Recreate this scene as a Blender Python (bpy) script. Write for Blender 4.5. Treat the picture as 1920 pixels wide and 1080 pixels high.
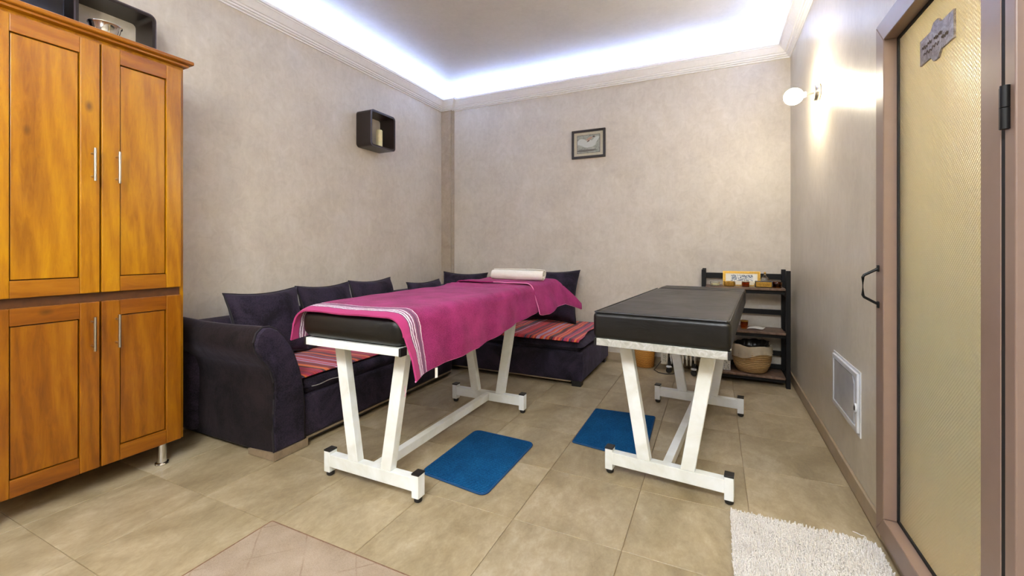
import bpy, bmesh, math, random
from mathutils import Vector, Matrix, noise
random.seed(7)
PI = math.pi
for o in list(bpy.data.objects): bpy.data.objects.remove(o)
S = bpy.context.scene
COL = S.collection

# ------------------------------------------------------------------ camera, world, lights, exposure
XL, XR, YB, YF, ZC = -3.03, 0.594, 4.45, -2.6, 3.04
cam = bpy.data.objects.new('camera', bpy.data.cameras.new('camera')); COL.objects.link(cam)
cam.data.sensor_width = 36.0
cam.data.lens = 809.0 / 1920 * 36
cam.data.shift_y = (466 - 540) / 1920.0
cam.data.clip_start = 0.02
cam.location = (0, 0, 1.14)
cam.rotation_euler = (PI / 2, 0, math.atan((1341.5 - 960) / 809))
S.camera = cam
S.view_settings.view_transform = 'Standard'
S.view_settings.look = 'None'
S.view_settings.gamma = 1
S.view_settings.exposure = 0.58
S.view_settings.use_curve_mapping = False
W = bpy.data.worlds.new('world'); S.world = W; W.use_nodes = True
W.node_tree.nodes['Background'].inputs[0].default_value = (0.8, 0.85, 1, 1)
W.node_tree.nodes['Background'].inputs[1].default_value = 0.05
LED_POWER = 62.0
SCONCE_POWER = 165.0
PENDANT_POWER = 350.0
FILL_POWER = 26.0

# ------------------------------------------------------------------ node helpers
def srgb(r, g, b):
    f = lambda c: ((c / 255 + 0.055) / 1.055) ** 2.4 if c / 255 > 0.04045 else c / 255 / 12.92
    return (f(r), f(g), f(b), 1)

class NT:
    def __init__(s, name):
        s.m = bpy.data.materials.new(name); s.m.use_nodes = True
        s.t = s.m.node_tree; s.p = s.t.nodes['Principled BSDF']; s.out = s.t.nodes['Material Output']
    def n(s, kind, **kw):
        nd = s.t.nodes.new(kind)
        for k, v in kw.items():
            if k.startswith('i_'):
                key = k[2:].replace('_', ' ')
                nd.inputs[key].default_value = v
            else: setattr(nd, k, v)
        return nd
    def l(s, a, b): s.t.links.new(a, b)
    def coord(s, kind='Object', scale=(1, 1, 1), rot=(0, 0, 0), loc=(0, 0, 0)):
        tc = s.n('ShaderNodeTexCoord'); mp = s.n('ShaderNodeMapping')
        mp.inputs['Scale'].default_value = scale; mp.inputs['Rotation'].default_value = rot; mp.inputs['Location'].default_value = loc
        s.l(tc.outputs[kind], mp.inputs[0]); return mp.outputs[0]
    def noise(s, vec, scale, detail=4, rough=.55, dist=0.0):
        nd = s.n('ShaderNodeTexNoise'); nd.inputs['Scale'].default_value = scale
        nd.inputs['Detail'].default_value = detail; nd.inputs['Roughness'].default_value = rough; nd.inputs['Distortion'].default_value = dist
        s.l(vec, nd.inputs['Vector']); return nd.outputs['Fac']
    def ramp(s, fac, stops, interp='LINEAR'):
        nd = s.n('ShaderNodeValToRGB'); cr = nd.color_ramp; cr.interpolation = interp
        while len(cr.elements) < len(stops): cr.elements.new(0.5)
        for e, (p, c) in zip(cr.elements, stops): e.position = p; e.color = c
        s.l(fac, nd.inputs[0]); return nd.outputs[0]
    def math(s, op, a, b=None):
        nd = s.n('ShaderNodeMath', operation=op)
        for i, v in enumerate((a, b)):
            if v is None: continue
            if isinstance(v, (int, float)): nd.inputs[i].default_value = v
            else: s.l(v, nd.inputs[i])
        return nd.outputs[0]
    def mix(s, fac, a, b, mode='MIX'):
        nd = s.n('ShaderNodeMix', data_type='RGBA', blend_type=mode)
        for key, v in ((0, fac), (6, a), (7, b)):
            if isinstance(v, (int, float, tuple)): nd.inputs[key].default_value = v
            else: s.l(v, nd.inputs[key])
        return nd.outputs[2]
    def color(s, v):
        if isinstance(v, tuple): s.p.inputs['Base Color'].default_value = v
        else: s.l(v, s.p.inputs['Base Color'])
    def bump(s, h, strength=.3, dist=.01):
        nd = s.n('ShaderNodeBump'); nd.inputs['Strength'].default_value = strength; nd.inputs['Distance'].default_value = dist
        s.l(h, nd.inputs['Height']); s.l(nd.outputs[0], s.p.inputs['Normal'])
    def set(s, **kw):
        for k, v in kw.items():
            k = k.replace('_', ' ')
            if k not in s.p.inputs: continue
            if isinstance(v, (int, float, tuple)): s.p.inputs[k].default_value = v
            else: s.l(v, s.p.inputs[k])
        return s

def plain(name, col, rough=.5, metal=0.0, var=.06, scale=30, bump=0.0, **kw):
    m = NT(name); v = m.coord()
    f = m.noise(v, scale, 3)
    c0 = tuple(max(0, c * (1 - var)) for c in col[:3]) + (1,)
    c1 = tuple(min(1, c * (1 + var)) for c in col[:3]) + (1,)
    m.color(m.ramp(f, [(.3, c0), (.7, c1)]))
    m.set(Roughness=rough, Metallic=metal, **kw)
    if bump: m.bump(f, bump, .002)
    return m.m

def stucco(name, c_lo, c_mid, c_hi, rough=.42, aniso=False, spec=.5):
    m = NT(name); v = m.coord()
    big = m.noise(v, 2.2, 4, .6, .6)
    fine = m.noise(v, 14, 6, .7, 1.2)
    trow = m.noise(m.coord(scale=(1, 1, .25)), 30, 4, .7, .4)
    f = m.math('ADD', m.math('MULTIPLY', big, .42), m.math('ADD', m.math('MULTIPLY', fine, .4), m.math('MULTIPLY', trow, .18)))
    m.color(m.ramp(f, [(.36, c_lo), (.5, c_mid), (.64, c_hi)]))
    r = m.math('ADD', m.math('MULTIPLY', fine, .22), rough - .11)
    m.set(Roughness=r, Specular_IOR_Level=spec)
    h = m.math('ADD', m.math('MULTIPLY', fine, .6), m.math('MULTIPLY', trow, .4))
    m.bump(h, .25, .004)
    return m

# ------------------------------------------------------------------ materials
MAT = {}
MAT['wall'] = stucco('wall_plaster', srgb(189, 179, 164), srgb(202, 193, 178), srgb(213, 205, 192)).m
def right_wall():
    m = stucco('right_wall_plaster', srgb(187, 177, 160), srgb(200, 191, 174), srgb(211, 203, 188), rough=.34)
    # trowelled plaster: the light is drawn out along the trowel strokes
    tg = m.n('ShaderNodeCombineXYZ'); tg.inputs[1].default_value = 1
    m.p.inputs['Anisotropic'].default_value = .8
    m.l(tg.outputs[0], m.p.inputs['Tangent'])
    q = m.n('ShaderNodeBsdfPrincipled')
    for k in ('Base Color', 'Roughness', 'Normal'):
        for lk in list(m.p.inputs[k].links): m.l(lk.from_socket, q.inputs[k])
    q.inputs['Anisotropic'].default_value = .8
    tz = m.n('ShaderNodeCombineXYZ'); tz.inputs[2].default_value = 1
    m.l(tz.outputs[0], q.inputs['Tangent'])
    mx = m.n('ShaderNodeMixShader'); mx.inputs[0].default_value = .5
    m.l(m.p.outputs[0], mx.inputs[1]); m.l(q.outputs[0], mx.inputs[2]); m.l(mx.outputs[0], m.out.inputs[0])
    return m.m
MAT['wall_right'] = right_wall()
MAT['ceiling'] = stucco('ceiling_plaster', srgb(206, 206, 204), srgb(214, 214, 212), srgb(220, 220, 219), rough=.5).m
MAT['cornice'] = plain('white_plaster_moulding', srgb(248, 249, 253), .45, var=.03)
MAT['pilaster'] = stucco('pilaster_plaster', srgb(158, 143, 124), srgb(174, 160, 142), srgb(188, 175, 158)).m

def tile_mat():
    m = NT('beige_stone_tile')
    tc = m.n('ShaderNodeTexCoord'); oi = m.n('ShaderNodeObjectInfo')
    cb = m.n('ShaderNodeVectorMath', operation='SCALE'); cb.inputs[3].default_value = 37.0
    m.l(oi.outputs['Location'], cb.inputs[0])
    ad = m.n('ShaderNodeVectorMath', operation='ADD'); m.l(tc.outputs['Object'], ad.inputs[0]); m.l(cb.outputs[0], ad.inputs[1])
    mp = m.n('ShaderNodeMapping'); mp.inputs['Scale'].default_value = (1, .6, 1); mp.inputs['Rotation'].default_value = (0, 0, .5)
    m.l(ad.outputs[0], mp.inputs[0]); v = mp.outputs[0]
    big = m.noise(v, 3.2, 6, .62, 1.0); fine = m.noise(v, 28, 5, .7, .6); spk = m.noise(v, 120, 2, .6)
    f = m.math('ADD', m.math('MULTIPLY', big, .62), m.math('ADD', m.math('MULTIPLY', fine, .28), m.math('MULTIPLY', spk, .1)))
    c = m.ramp(f, [(.34, srgb(128, 111, 82)), (.46, srgb(150, 134, 103)), (.55, srgb(166, 150, 119)), (.66, srgb(184, 170, 142))])
    rnd = m.math('ADD', m.math('MULTIPLY', oi.outputs['Random'], .10), .95)
    cm = m.n('ShaderNodeCombineXYZ')
    for i in range(3): m.l(rnd, cm.inputs[i])
    m.color(m.mix(1.0, c, cm.outputs[0], 'MULTIPLY'))
    m.set(Roughness=m.math('ADD', m.math('MULTIPLY', fine, .3), .28), Specular_IOR_Level=.45)
    m.bump(m.math('ADD', m.math('MULTIPLY', fine, .5), m.math('MULTIPLY', big, .5)), .2, .003)
    return m.m
MAT['tile'] = tile_mat()
MAT['grout'] = plain('tile_grout', srgb(150, 128, 98), .9)
MAT['baseboard'] = plain('baseboard_tile', srgb(158, 140, 115), .4, var=.12, scale=9)

def wood(name, lo, mid, hi, horiz=False, rough=.3):
    m = NT(name)
    sc = (1, 1, .12) if not horiz else (1, .12, 1)
    tc = m.n('ShaderNodeTexCoord'); oi = m.n('ShaderNodeObjectInfo')
    cb = m.n('ShaderNodeCombineXYZ'); r10 = m.math('MULTIPLY', oi.outputs['Random'], 11.0)
    for i in range(3): m.l(r10, cb.inputs[i])
    ad = m.n('ShaderNodeVectorMath', operation='ADD'); m.l(tc.outputs['Object'], ad.inputs[0]); m.l(cb.outputs[0], ad.inputs[1])
    mp = m.n('ShaderNodeMapping'); mp.inputs['Scale'].default_value = sc; m.l(ad.outputs[0], mp.inputs[0]); v = mp.outputs[0]
    board = m.noise(v, 7, 2, .4)
    grain = m.noise(v, 55, 6, .7, 1.4)
    rings = m.n('ShaderNodeTexWave', wave_type='BANDS', bands_direction='DIAGONAL', wave_profile='SIN')
    rings.inputs['Scale'].default_value = 9; rings.inputs['Distortion'].default_value = 9; rings.inputs['Detail'].default_value = 3
    rings.inputs['Detail Scale'].default_value = 1.3
    m.l(v, rings.inputs['Vector'])
    f = m.math('ADD', m.math('MULTIPLY', board, .45), m.math('ADD', m.math('MULTIPLY', grain, .42), m.math('MULTIPLY', rings.outputs['Fac'], .13)))
    c = m.ramp(f, [(.3, lo), (.48, mid), (.7, hi)])
    vor = m.n('ShaderNodeTexVoronoi'); vor.inputs['Scale'].default_value = 4.2
    mp2 = m.n('ShaderNodeMapping'); mp2.inputs['Scale'].default_value = (1, 1, .55) if not horiz else (1, .55, 1); m.l(ad.outputs[0], mp2.inputs[0]); m.l(mp2.outputs[0], vor.inputs['Vector'])
    knot = m.ramp(vor.outputs['Distance'], [(0.02, (1, 1, 1, 1)), (.075, (0, 0, 0, 1))])
    m.color(m.mix(m.math('MULTIPLY', knot, .75), c, tuple(x * .28 for x in lo[:3]) + (1,)))
    m.set(Roughness=rough, Coat_Weight=.12, Coat_Roughness=.2)
    m.bump(grain, .12, .001)
    return m.m
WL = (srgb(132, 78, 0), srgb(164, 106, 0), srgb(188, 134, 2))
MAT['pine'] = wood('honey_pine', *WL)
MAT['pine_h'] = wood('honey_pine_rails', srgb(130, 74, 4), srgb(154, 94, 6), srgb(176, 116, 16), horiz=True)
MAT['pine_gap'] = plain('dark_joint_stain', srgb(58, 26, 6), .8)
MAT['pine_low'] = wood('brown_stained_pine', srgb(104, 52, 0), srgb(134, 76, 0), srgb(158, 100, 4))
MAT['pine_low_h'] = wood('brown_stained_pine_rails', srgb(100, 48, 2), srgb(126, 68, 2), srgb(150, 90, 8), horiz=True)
MAT['pine_dark'] = plain('dark_stained_pine', srgb(84, 46, 10), .5, var=.2)
MAT['rackwood'] = wood('brown_shelf_board', srgb(70, 50, 38), srgb(98, 74, 58), srgb(126, 100, 82), rough=.5)

def velvet(name, col, hi):
    m = NT(name); v = m.coord()
    f = m.noise(v, 5, 5, .65, .5); g = m.noise(v, 160, 3, .7)
    ff = m.math('ADD', m.math('MULTIPLY', f, .6), m.math('MULTIPLY', g, .4))
    m.color(m.ramp(ff, [(.42, col), (.60, hi)]))
    m.set(Roughness=.85, Sheen_Weight=.18, Sheen_Roughness=.4, Sheen_Tint=srgb(170, 160, 185), Specular_IOR_Level=.2)
    wr = m.noise(m.coord(scale=(1, 1, .6)), 9, 3, .55, 1.2)
    m.bump(m.math('ADD', m.math('MULTIPLY', wr, .9), m.math('MULTIPLY', g, .04)), .35, .012)
    return m.m
MAT['velvet'] = velvet('aubergine_velvet', srgb(22, 18, 26), srgb(54, 46, 62))
MAT['velvet_side'] = velvet('brown_black_velvet', srgb(17, 13, 14), srgb(38, 30, 32))
MAT['pipe'] = plain('black_piping', srgb(22, 18, 26), .7)
MAT['bare_wood'] = plain('pale_bare_wood', srgb(136, 118, 94), .6, var=.15)
MAT['black_plastic'] = plain('black_plastic', srgb(24, 22, 22), .45)
MAT['zip'] = plain('zip_teeth', srgb(190, 186, 180), .35, .6)

def white_steel():
    m = NT('worn_white_enamel'); v = m.coord()
    f = m.noise(v, 6, 4, .6, .5); s = m.noise(v, 45, 4, .7, 1.0)
    c = m.ramp(f, [(.35, srgb(222, 224, 216)), (.65, srgb(238, 242, 242))])
    chip = m.ramp(s, [(.71, (0, 0, 0, 1)), (.76, (1, 1, 1, 1))])
    m.color(m.mix(m.math('MULTIPLY', chip, .7), c, srgb(120, 108, 94)))
    m.set(Roughness=.38); m.bump(s, .08, .002)
    return m.m
MAT['white_steel'] = white_steel()
def taped():
    m = NT('clear_tape_over_white'); v = m.coord()
    f = m.noise(v, 20, 5, .6, 2.5)
    m.color(m.ramp(f, [(.3, srgb(158, 156, 146)), (.55, srgb(186, 186, 180)), (.75, srgb(212, 214, 216))]))
    m.set(Roughness=.25); m.bump(f, .3, .004); return m.m
MAT['tape'] = taped()

def leather():
    m = NT('black_leatherette'); v = m.coord()
    f = m.noise(v, 5, 4, .6, 1.0); c = m.noise(m.coord(scale=(.6, 2.4, 1)), 7, 3, .6, 1.5); g = m.noise(v, 220, 2)
    m.color(m.ramp(f, [(.3, srgb(7, 7, 9)), (.7, srgb(15, 14, 15))]))
    m.set(Roughness=m.math('ADD', m.math('MULTIPLY', f, .2), .27), Specular_IOR_Level=.42)
    m.bump(m.math('ADD', m.math('MULTIPLY', c, 1.0), m.math('MULTIPLY', g, .03)), .30, .010)
    return m.m
MAT['leather'] = leather()

def terry(name, c0, c1, scale=260):
    m = NT(name); v = m.coord(); g = m.noise(v, scale, 3, .8); f = m.noise(v, 7, 4, .6)
    m.color(m.ramp(m.math('ADD', m.math('MULTIPLY', g, .62), m.math('MULTIPLY', f, .38)), [(.38, c0), (.62, c1)]))
    m.set(Roughness=.95, Specular_IOR_Level=.15, Sheen_Weight=.08, Sheen_Roughness=.5)
    m.bump(g, .7, .005); return m
MAT['white_towel'] = terry('white_terry', srgb(226, 220, 206), srgb(246, 242, 232)).m
MAT['magenta'] = terry('magenta_terry', srgb(118, 14, 72), srgb(178, 50, 118)).m
def striped_towel():
    m = terry('magenta_terry_with_striped_border', srgb(118, 14, 72), srgb(178, 50, 118))
    base = m.p.inputs['Base Color'].links[0].from_socket
    uv = m.n('ShaderNodeTexCoord'); sp = m.n('ShaderNodeSeparateXYZ'); m.l(uv.outputs['UV'], sp.inputs[0])
    wob = m.noise(m.coord(), 25, 3, .6)
    y = m.math('ADD', m.math('MULTIPLY', sp.outputs[1], .76), m.math('MULTIPLY', m.math('SUBTRACT', wob, .5), .012))
    P = srgb(176, 56, 112); G = srgb(116, 76, 104); Wt = srgb(240, 226, 234); D = srgb(150, 92, 124)
    st = [(0, P), (.026, G), (.030, Wt), (.034, G), (.038, Wt), (.043, D), (.047, G), (.050, Wt), (.054, D), (.060, G), (.070, D), (.078, Wt), (.081, P)]
    K = .1
    band = m.ramp(m.math('DIVIDE', y, K), [(p / K, c) for p, c in st], 'CONSTANT')
    inb = m.math('LESS_THAN', y, .0815)
    m.color(m.mix(inb, base, band)); return m.m
MAT['towel_band'] = striped_towel()
MAT['hem'] = plain('pale_pink_hem', srgb(222, 130, 176), .9)

def blanket(name, axis, seed):
    m = NT(name)
    warp = m.noise(m.coord(), 3.0, 2, .5)
    sp = m.n('ShaderNodeSeparateXYZ'); m.l(m.coord(), sp.inputs[0])
    x = m.math('ADD', sp.outputs[axis], m.math('MULTIPLY', warp, .04))
    wn = m.n('ShaderNodeTexWhiteNoise', noise_dimensions='1D')
    m.l(m.math('ADD', m.math('FLOOR', m.math('MULTIPLY', x, 62)), seed), wn.inputs['W'])
    pal = [srgb(158, 8, 24), srgb(186, 20, 30), srgb(108, 4, 26), srgb(210, 66, 36), srgb(196, 26, 46), srgb(52, 12, 24), srgb(222, 120, 84),
           srgb(164, 10, 74), srgb(186, 150, 180), srgb(170, 12, 30), srgb(44, 32, 76), srgb(226, 110, 30), srgb(146, 6, 30), srgb(208, 40, 44)]
    m.color(m.ramp(wn.outputs[0], [(i / len(pal), c) for i, c in enumerate(pal)], 'CONSTANT'))
    m.set(Roughness=.9, Sheen_Weight=.2)
    sn = m.math('SINE', m.math('MULTIPLY', x, 62 * PI * 2))
    m.bump(m.math('ADD', m.math('MULTIPLY', sn, .3), m.math('MULTIPLY', m.noise(m.coord(), 300, 2), .6)), .5, .004)
    return m.m
MAT['blanket1'] = blanket('striped_cotton_sofa', 1, 3)
MAT['blanket2'] = blanket('striped_cotton_corner', 0, 40)
MAT['blue'] = None
def chenille():
    m = NT('teal_blue_chenille'); v = m.coord()
    w = m.n('ShaderNodeTexWave', wave_type='BANDS', bands_direction='Y'); w.inputs['Scale'].default_value = 26; w.inputs['Distortion'].default_value = 3.0; w.inputs['Detail Scale'].default_value = 8
    m.l(v, w.inputs['Vector'])
    nb = m.noise(v, 240, 2); big = m.noise(v, 8, 4, .6)
    h = m.math('ADD', m.math('MULTIPLY', w.outputs['Fac'], .4), m.math('ADD', m.math('MULTIPLY', nb, .3), m.math('MULTIPLY', big, .3)))
    m.color(m.ramp(h, [(.25, srgb(4, 40, 80)), (.5, srgb(10, 70, 120)), (.8, srgb(30, 106, 156))]))
    m.set(Roughness=.95, Specular_IOR_Level=.1); m.bump(h, .8, .006); return m.m
MAT['blue'] = chenille()
MAT['blue_edge'] = plain('blue_binding', srgb(14, 66, 112), .9)
def shag():
    m = NT('white_shag_pile'); v = m.coord()
    f = m.noise(v, 12, 3, .6); g = m.noise(v, 200, 2)
    m.color(m.ramp(m.math('ADD', m.math('MULTIPLY', f, .5), m.math('MULTIPLY', g, .5)), [(.3, srgb(206, 200, 193)), (.7, srgb(232, 228, 223))]))
    m.set(Roughness=.95, Specular_IOR_Level=.1); return m.m
MAT['shag'] = shag()
def rugm():
    m = NT('beige_low_pile'); v = m.coord(rot=(0, 0, PI / 4))
    sp = m.n('ShaderNodeSeparateXYZ'); m.l(v, sp.inputs[0])
    wob = m.math('MULTIPLY', m.math('SUBTRACT', m.noise(v, 14, 3), .5), .012)
    def line(ax, k, off):
        fr = m.math('FRACT', m.math('ADD', m.math('MULTIPLY', m.math('ADD', sp.outputs[ax], wob), k), off))
        return m.math('LESS_THAN', m.math('ABSOLUTE', m.math('SUBTRACT', fr, .5)), .018)
    ln = m.math('MAXIMUM', line(0, 5.5, .1), line(1, 5.5, .4))
    patchy = m.ramp(m.noise(v, 7, 3), [(.45, (0, 0, 0, 1)), (.62, (1, 1, 1, 1))])
    g = m.noise(v, 230, 3, .8); f = m.noise(v, 6, 4)
    base = m.ramp(m.math('ADD', m.math('MULTIPLY', g, .45), m.math('MULTIPLY', f, .55)), [(.32, srgb(142, 124, 102)), (.66, srgb(176, 158, 138))])
    m.color(m.mix(m.math('MULTIPLY', m.math('MULTIPLY', ln, patchy), .3), base, srgb(112, 84, 62)))
    m.set(Roughness=.95, Specular_IOR_Level=.1); m.bump(m.math('SUBTRACT', g, m.math('MULTIPLY', ln, .8)), .5, .004); return m.m
MAT['rug'] = rugm()
MAT['rug_edge'] = plain('brown_rug_binding', srgb(122, 92, 70), .9, var=.2, scale=80)

MAT['door_metal'] = plain('taupe_powder_coat', srgb(134, 112, 100), .38, var=.03)
MAT['gasket'] = plain('black_gasket', srgb(14, 12, 12), .7)
MAT['steel'] = plain('brushed_steel', srgb(196, 190, 180), .28, 1.0)
MAT['chrome'] = plain('chrome', srgb(220, 220, 220), .08, 1.0, var=.01)
MAT['black_gloss'] = plain('black_lacquer', srgb(20, 16, 18), .22)
MAT['dark_brown'] = plain('dark_brown_laminate', srgb(36, 26, 24), .35)
MAT['edge_grey'] = plain('grey_edge_band', srgb(74, 66, 72), .35)
MAT['candle'] = plain('cream_wax', srgb(232, 220, 172), .5, Subsurface_Weight=.15)
MAT['black_iron'] = plain('black_painted_iron', srgb(9, 9, 11), .45, Specular_IOR_Level=.3)
MAT['gold'] = plain('antique_gold', srgb(190, 150, 70), .35, .9, var=.25, scale=120)
MAT['card'] = plain('cream_mount', srgb(230, 222, 200), .6)
MAT['white_plastic'] = plain('white_plastic', srgb(206, 208, 212), .35)
MAT['grey_panel'] = plain('translucent_grey_cover', srgb(186, 188, 194), .25, var=.12, scale=6)
MAT['seagrass'] = None
def weave(name, lo, hi, k, m2=0):
    m = NT(name); v = m.coord()
    w = m.n('ShaderNodeTexWave', wave_type='BANDS', bands_direction='Z'); w.inputs['Scale'].default_value = k; w.inputs['Distortion'].default_value = 1.0
    m.l(v, w.inputs['Vector'])
    n = m.noise(m.coord(scale=(1, 1, 3)), 60, 4, .7)
    h = m.math('ADD', m.math('MULTIPLY', w.outputs['Fac'], .5), m.math('MULTIPLY', n, .5))
    m.color(m.ramp(h, [(.25, lo), (.75, hi)])); m.set(Roughness=.7); m.bump(h, .8, .004); return m.m
MAT['seagrass'] = weave('seagrass_coil', srgb(128, 92, 50), srgb(206, 170, 112), 22)
MAT['wicker'] = weave('honey_wicker', srgb(130, 76, 18), srgb(222, 160, 66), 26)
MAT['linen'] = plain('cream_linen', srgb(226, 212, 186), .9, var=.08, scale=12, bump=.3)
MAT['bag'] = plain('dark_bin_bag', srgb(38, 36, 34), .3)
MAT['paper'] = plain('white_paper', srgb(236, 234, 232), .8)
MAT['radiator'] = plain('radiator_enamel', srgb(214, 208, 196), .35)

def glassy(name, col, rough=.02, ior=1.45, bump=None):
    m = NT(name); m.color(col); m.set(Roughness=rough, Transmission_Weight=1.0, IOR=ior)
    return m
MAT['clear_glass'] = glassy('clear_glass', (.95, .97, .96, 1)).m
def thin_glass():
    m = NT('thin_picture_glass'); fr = m.n('ShaderNodeFresnel'); tr = m.n('ShaderNodeBsdfTransparent'); gl = m.n('ShaderNodeBsdfGlossy'); gl.inputs['Roughness'].default_value = .03
    mx = m.n('ShaderNodeMixShader'); m.l(fr.outputs[0], mx.inputs[0]); m.l(tr.outputs[0], mx.inputs[1]); m.l(gl.outputs[0], mx.inputs[2]); m.l(mx.outputs[0], m.out.inputs[0]); return m.m
MAT['thin_glass'] = thin_glass()
MAT['amber_glass'] = glassy('amber_glass', srgb(190, 110, 30)).m
def door_glass():
    m = NT('dotted_textured_glass'); sp = m.n('ShaderNodeSeparateXYZ'); m.l(m.coord(), sp.inputs[0])
    k = 2 * PI / .0125
    a = m.math('SINE', m.math('MULTIPLY', sp.outputs[1], k)); b = m.math('SINE', m.math('MULTIPLY', sp.outputs[2], k))
    h = m.math('MULTIPLY', a, b)
    m.color(srgb(234, 238, 226))
    m.set(Roughness=.32, Transmission_Weight=.86, IOR=1.45)
    m.bump(h, .55, .003); return m.m
MAT['door_glass'] = door_glass()
MAT['corridor'] = plain('corridor_paint', srgb(220, 204, 166), .7, var=.05, scale=3)
MAT['corridor_low'] = plain('corridor_dado', srgb(84, 100, 68), .5, var=.1, scale=3)

def emit(name, col, strength):
    m = NT(name); m.color(col)
    m.p.inputs['Emission Color'].default_value = col; m.p.inputs['Emission Strength'].default_value = strength
    return m.m
MAT['led'] = emit('led_strip_light', (.42, .56, 1, 1), LED_POWER)
MAT['bulb'] = emit('warm_bulb', (1, .88, .68, 1), SCONCE_POWER)
MAT['bulb2'] = emit('pendant_bulb', (1, .95, .84, 1), PENDANT_POWER)
MAT['panel'] = emit('fill_panel_glow', (.92, .97, 1, 1), FILL_POWER)  # glow of the added fill panel

# ------------------------------------------------------------------ object helpers
ROOTM = {}
def tag(o, label=None, cat=None, group=None, kind=None):
    if label: o['label'] = label
    if cat: o['category'] = cat
    if group: o['group'] = group
    if kind: o['kind'] = kind
    return o
def thing(name, label, cat, loc=(0, 0, 0), rz=0.0, group=None):
    o = bpy.data.objects.new(name, None); COL.objects.link(o)
    o.location = loc; o.rotation_euler = (0, 0, rz); o.empty_display_size = .1
    ROOTM[o.name] = Matrix.Translation(loc) @ Matrix.Rotation(rz, 4, 'Z')
    return tag(o, label, cat, group)
def obj(name, bm, mat, parent=None, smooth=True, local=False, angle=35, recalc=True):
    """geometry comes in world coordinates unless local=True (then in the root's frame)"""
    me = bpy.data.meshes.new(name)
    if recalc: bmesh.ops.recalc_face_normals(bm, faces=bm.faces)
    o = bpy.data.objects.new(name, me); COL.objects.link(o)
    M = ROOTM.get(parent.name) if parent else None
    if M is not None and not local: bmesh.ops.transform(bm, matrix=M.inverted(), verts=bm.verts)
    if M is None and parent is None and not local:
        # a thing of one mesh: origin at its base centre
        xs = [v.co for v in bm.verts]
        c = Vector(((min(v.x for v in xs) + max(v.x for v in xs)) / 2, (min(v.y for v in xs) + max(v.y for v in xs)) / 2, min(v.z for v in xs)))
        bmesh.ops.translate(bm, vec=-c, verts=bm.verts); o.location = c
        M = Matrix.Translation(c)
    bm.to_mesh(me); bm.free()
    if smooth:
        for p in me.polygons: p.use_smooth = True
        me.set_sharp_from_angle(angle=math.radians(angle))
    for mm in (mat if isinstance(mat, (list, tuple)) else [mat]): me.materials.append(mm)
    if parent: o.parent = parent
    ROOTM[o.name] = M if M is not None else Matrix.Identity(4)
    return o
def B(): return bmesh.new()
def box(bm, x0, x1, y0, y1, z0, z1, bev=0.0, seg=2, M=None):
    c = Vector(((x0 + x1) / 2, (y0 + y1) / 2, (z0 + z1) / 2))
    mat = Matrix.Translation(c) @ Matrix.Diagonal((x1 - x0, y1 - y0, z1 - z0, 1))
    r = bmesh.ops.create_cube(bm, size=1, matrix=(M @ mat) if M is not None else mat)
    vs = r['verts']
    if bev > 0:
        es = list({e for v in vs for e in v.link_edges})
        bmesh.ops.bevel(bm, geom=es, offset=bev, segments=seg, profile=.5, affect='EDGES')
    return bm
def cyl(bm, p0, p1, r0, r1=None, seg=20, caps=True):
    r1 = r0 if r1 is None else r1
    p0, p1 = Vector(p0), Vector(p1); d = p1 - p0; L = d.length
    q = d.to_track_quat('Z', 'Y').to_matrix().to_4x4()
    bmesh.ops.create_cone(bm, cap_ends=caps, segments=seg, radius1=r0, radius2=r1, depth=L, matrix=Matrix.Translation((p0 + p1) / 2) @ q)
    return bm
def lathe(bm, prof, c=(0, 0, 0), seg=32, axis='Z', M=None):
    rings = []
    for (r, h) in prof:
        ring = []
        for i in range(seg):
            a = 2 * PI * i / seg
            if axis == 'Z': p = Vector((c[0] + r * math.cos(a), c[1] + r * math.sin(a), c[2] + h))
            elif axis == 'X': p = Vector((c[0] + h, c[1] + r * math.cos(a), c[2] + r * math.sin(a)))
            else: p = Vector((c[0] + r * math.cos(a), c[1] + h, c[2] + r * math.sin(a)))
            ring.append(bm.verts.new(p))
        rings.append(ring)
    for a, b in zip(rings, rings[1:]):
        for i in range(seg): bm.faces.new((a[i], a[(i + 1) % seg], b[(i + 1) % seg], b[i]))
    if prof[0][0] > 1e-5: bm.faces.new(rings[0][::-1])
    if prof[-1][0] > 1e-5: bm.faces.new(rings[-1])
    bmesh.ops.remove_doubles(bm, verts=bm.verts, dist=1e-6)
    return bm
def tube(bm, pts, r, seg=10, closed=False):
    pts = [Vector(p) for p in pts]; n = len(pts); rings = []; up = Vector((0, 0, 1))
    for i, p in enumerate(pts):
        a = pts[(i - 1) % n] if (closed or i > 0) else p; b = pts[(i + 1) % n] if (closed or i < n - 1) else p
        t = (b - a).normalized()
        s = t.cross(up);
        if s.length < 1e-3: s = t.cross(Vector((1, 0, 0)))
        s.normalize(); w = s.cross(t).normalized()
        rings.append([bm.verts.new(p + s * (r * math.cos(2 * PI * k / seg)) + w * (r * math.sin(2 * PI * k / seg))) for k in range(seg)])
    m = n if closed else n - 1
    for i in range(m):
        A, Bq = rings[i], rings[(i + 1) % n]
        for k in range(seg): bm.faces.new((A[k], A[(k + 1) % seg], Bq[(k + 1) % seg], Bq[k]))
    if not closed:
        bm.faces.new(rings[0][::-1]); bm.faces.new(rings[-1])
    return bm
def prism(bm, poly, fn0, fn1):
    a = [bm.verts.new(fn0(*p)) for p in poly]; b = [bm.verts.new(fn1(*p)) for p in poly]; n = len(poly)
    bm.faces.new(a); bm.faces.new(b[::-1])
    for i in range(n): bm.faces.new((a[i], b[i], b[(i + 1) % n], a[(i + 1) % n]))
    return bm
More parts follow.
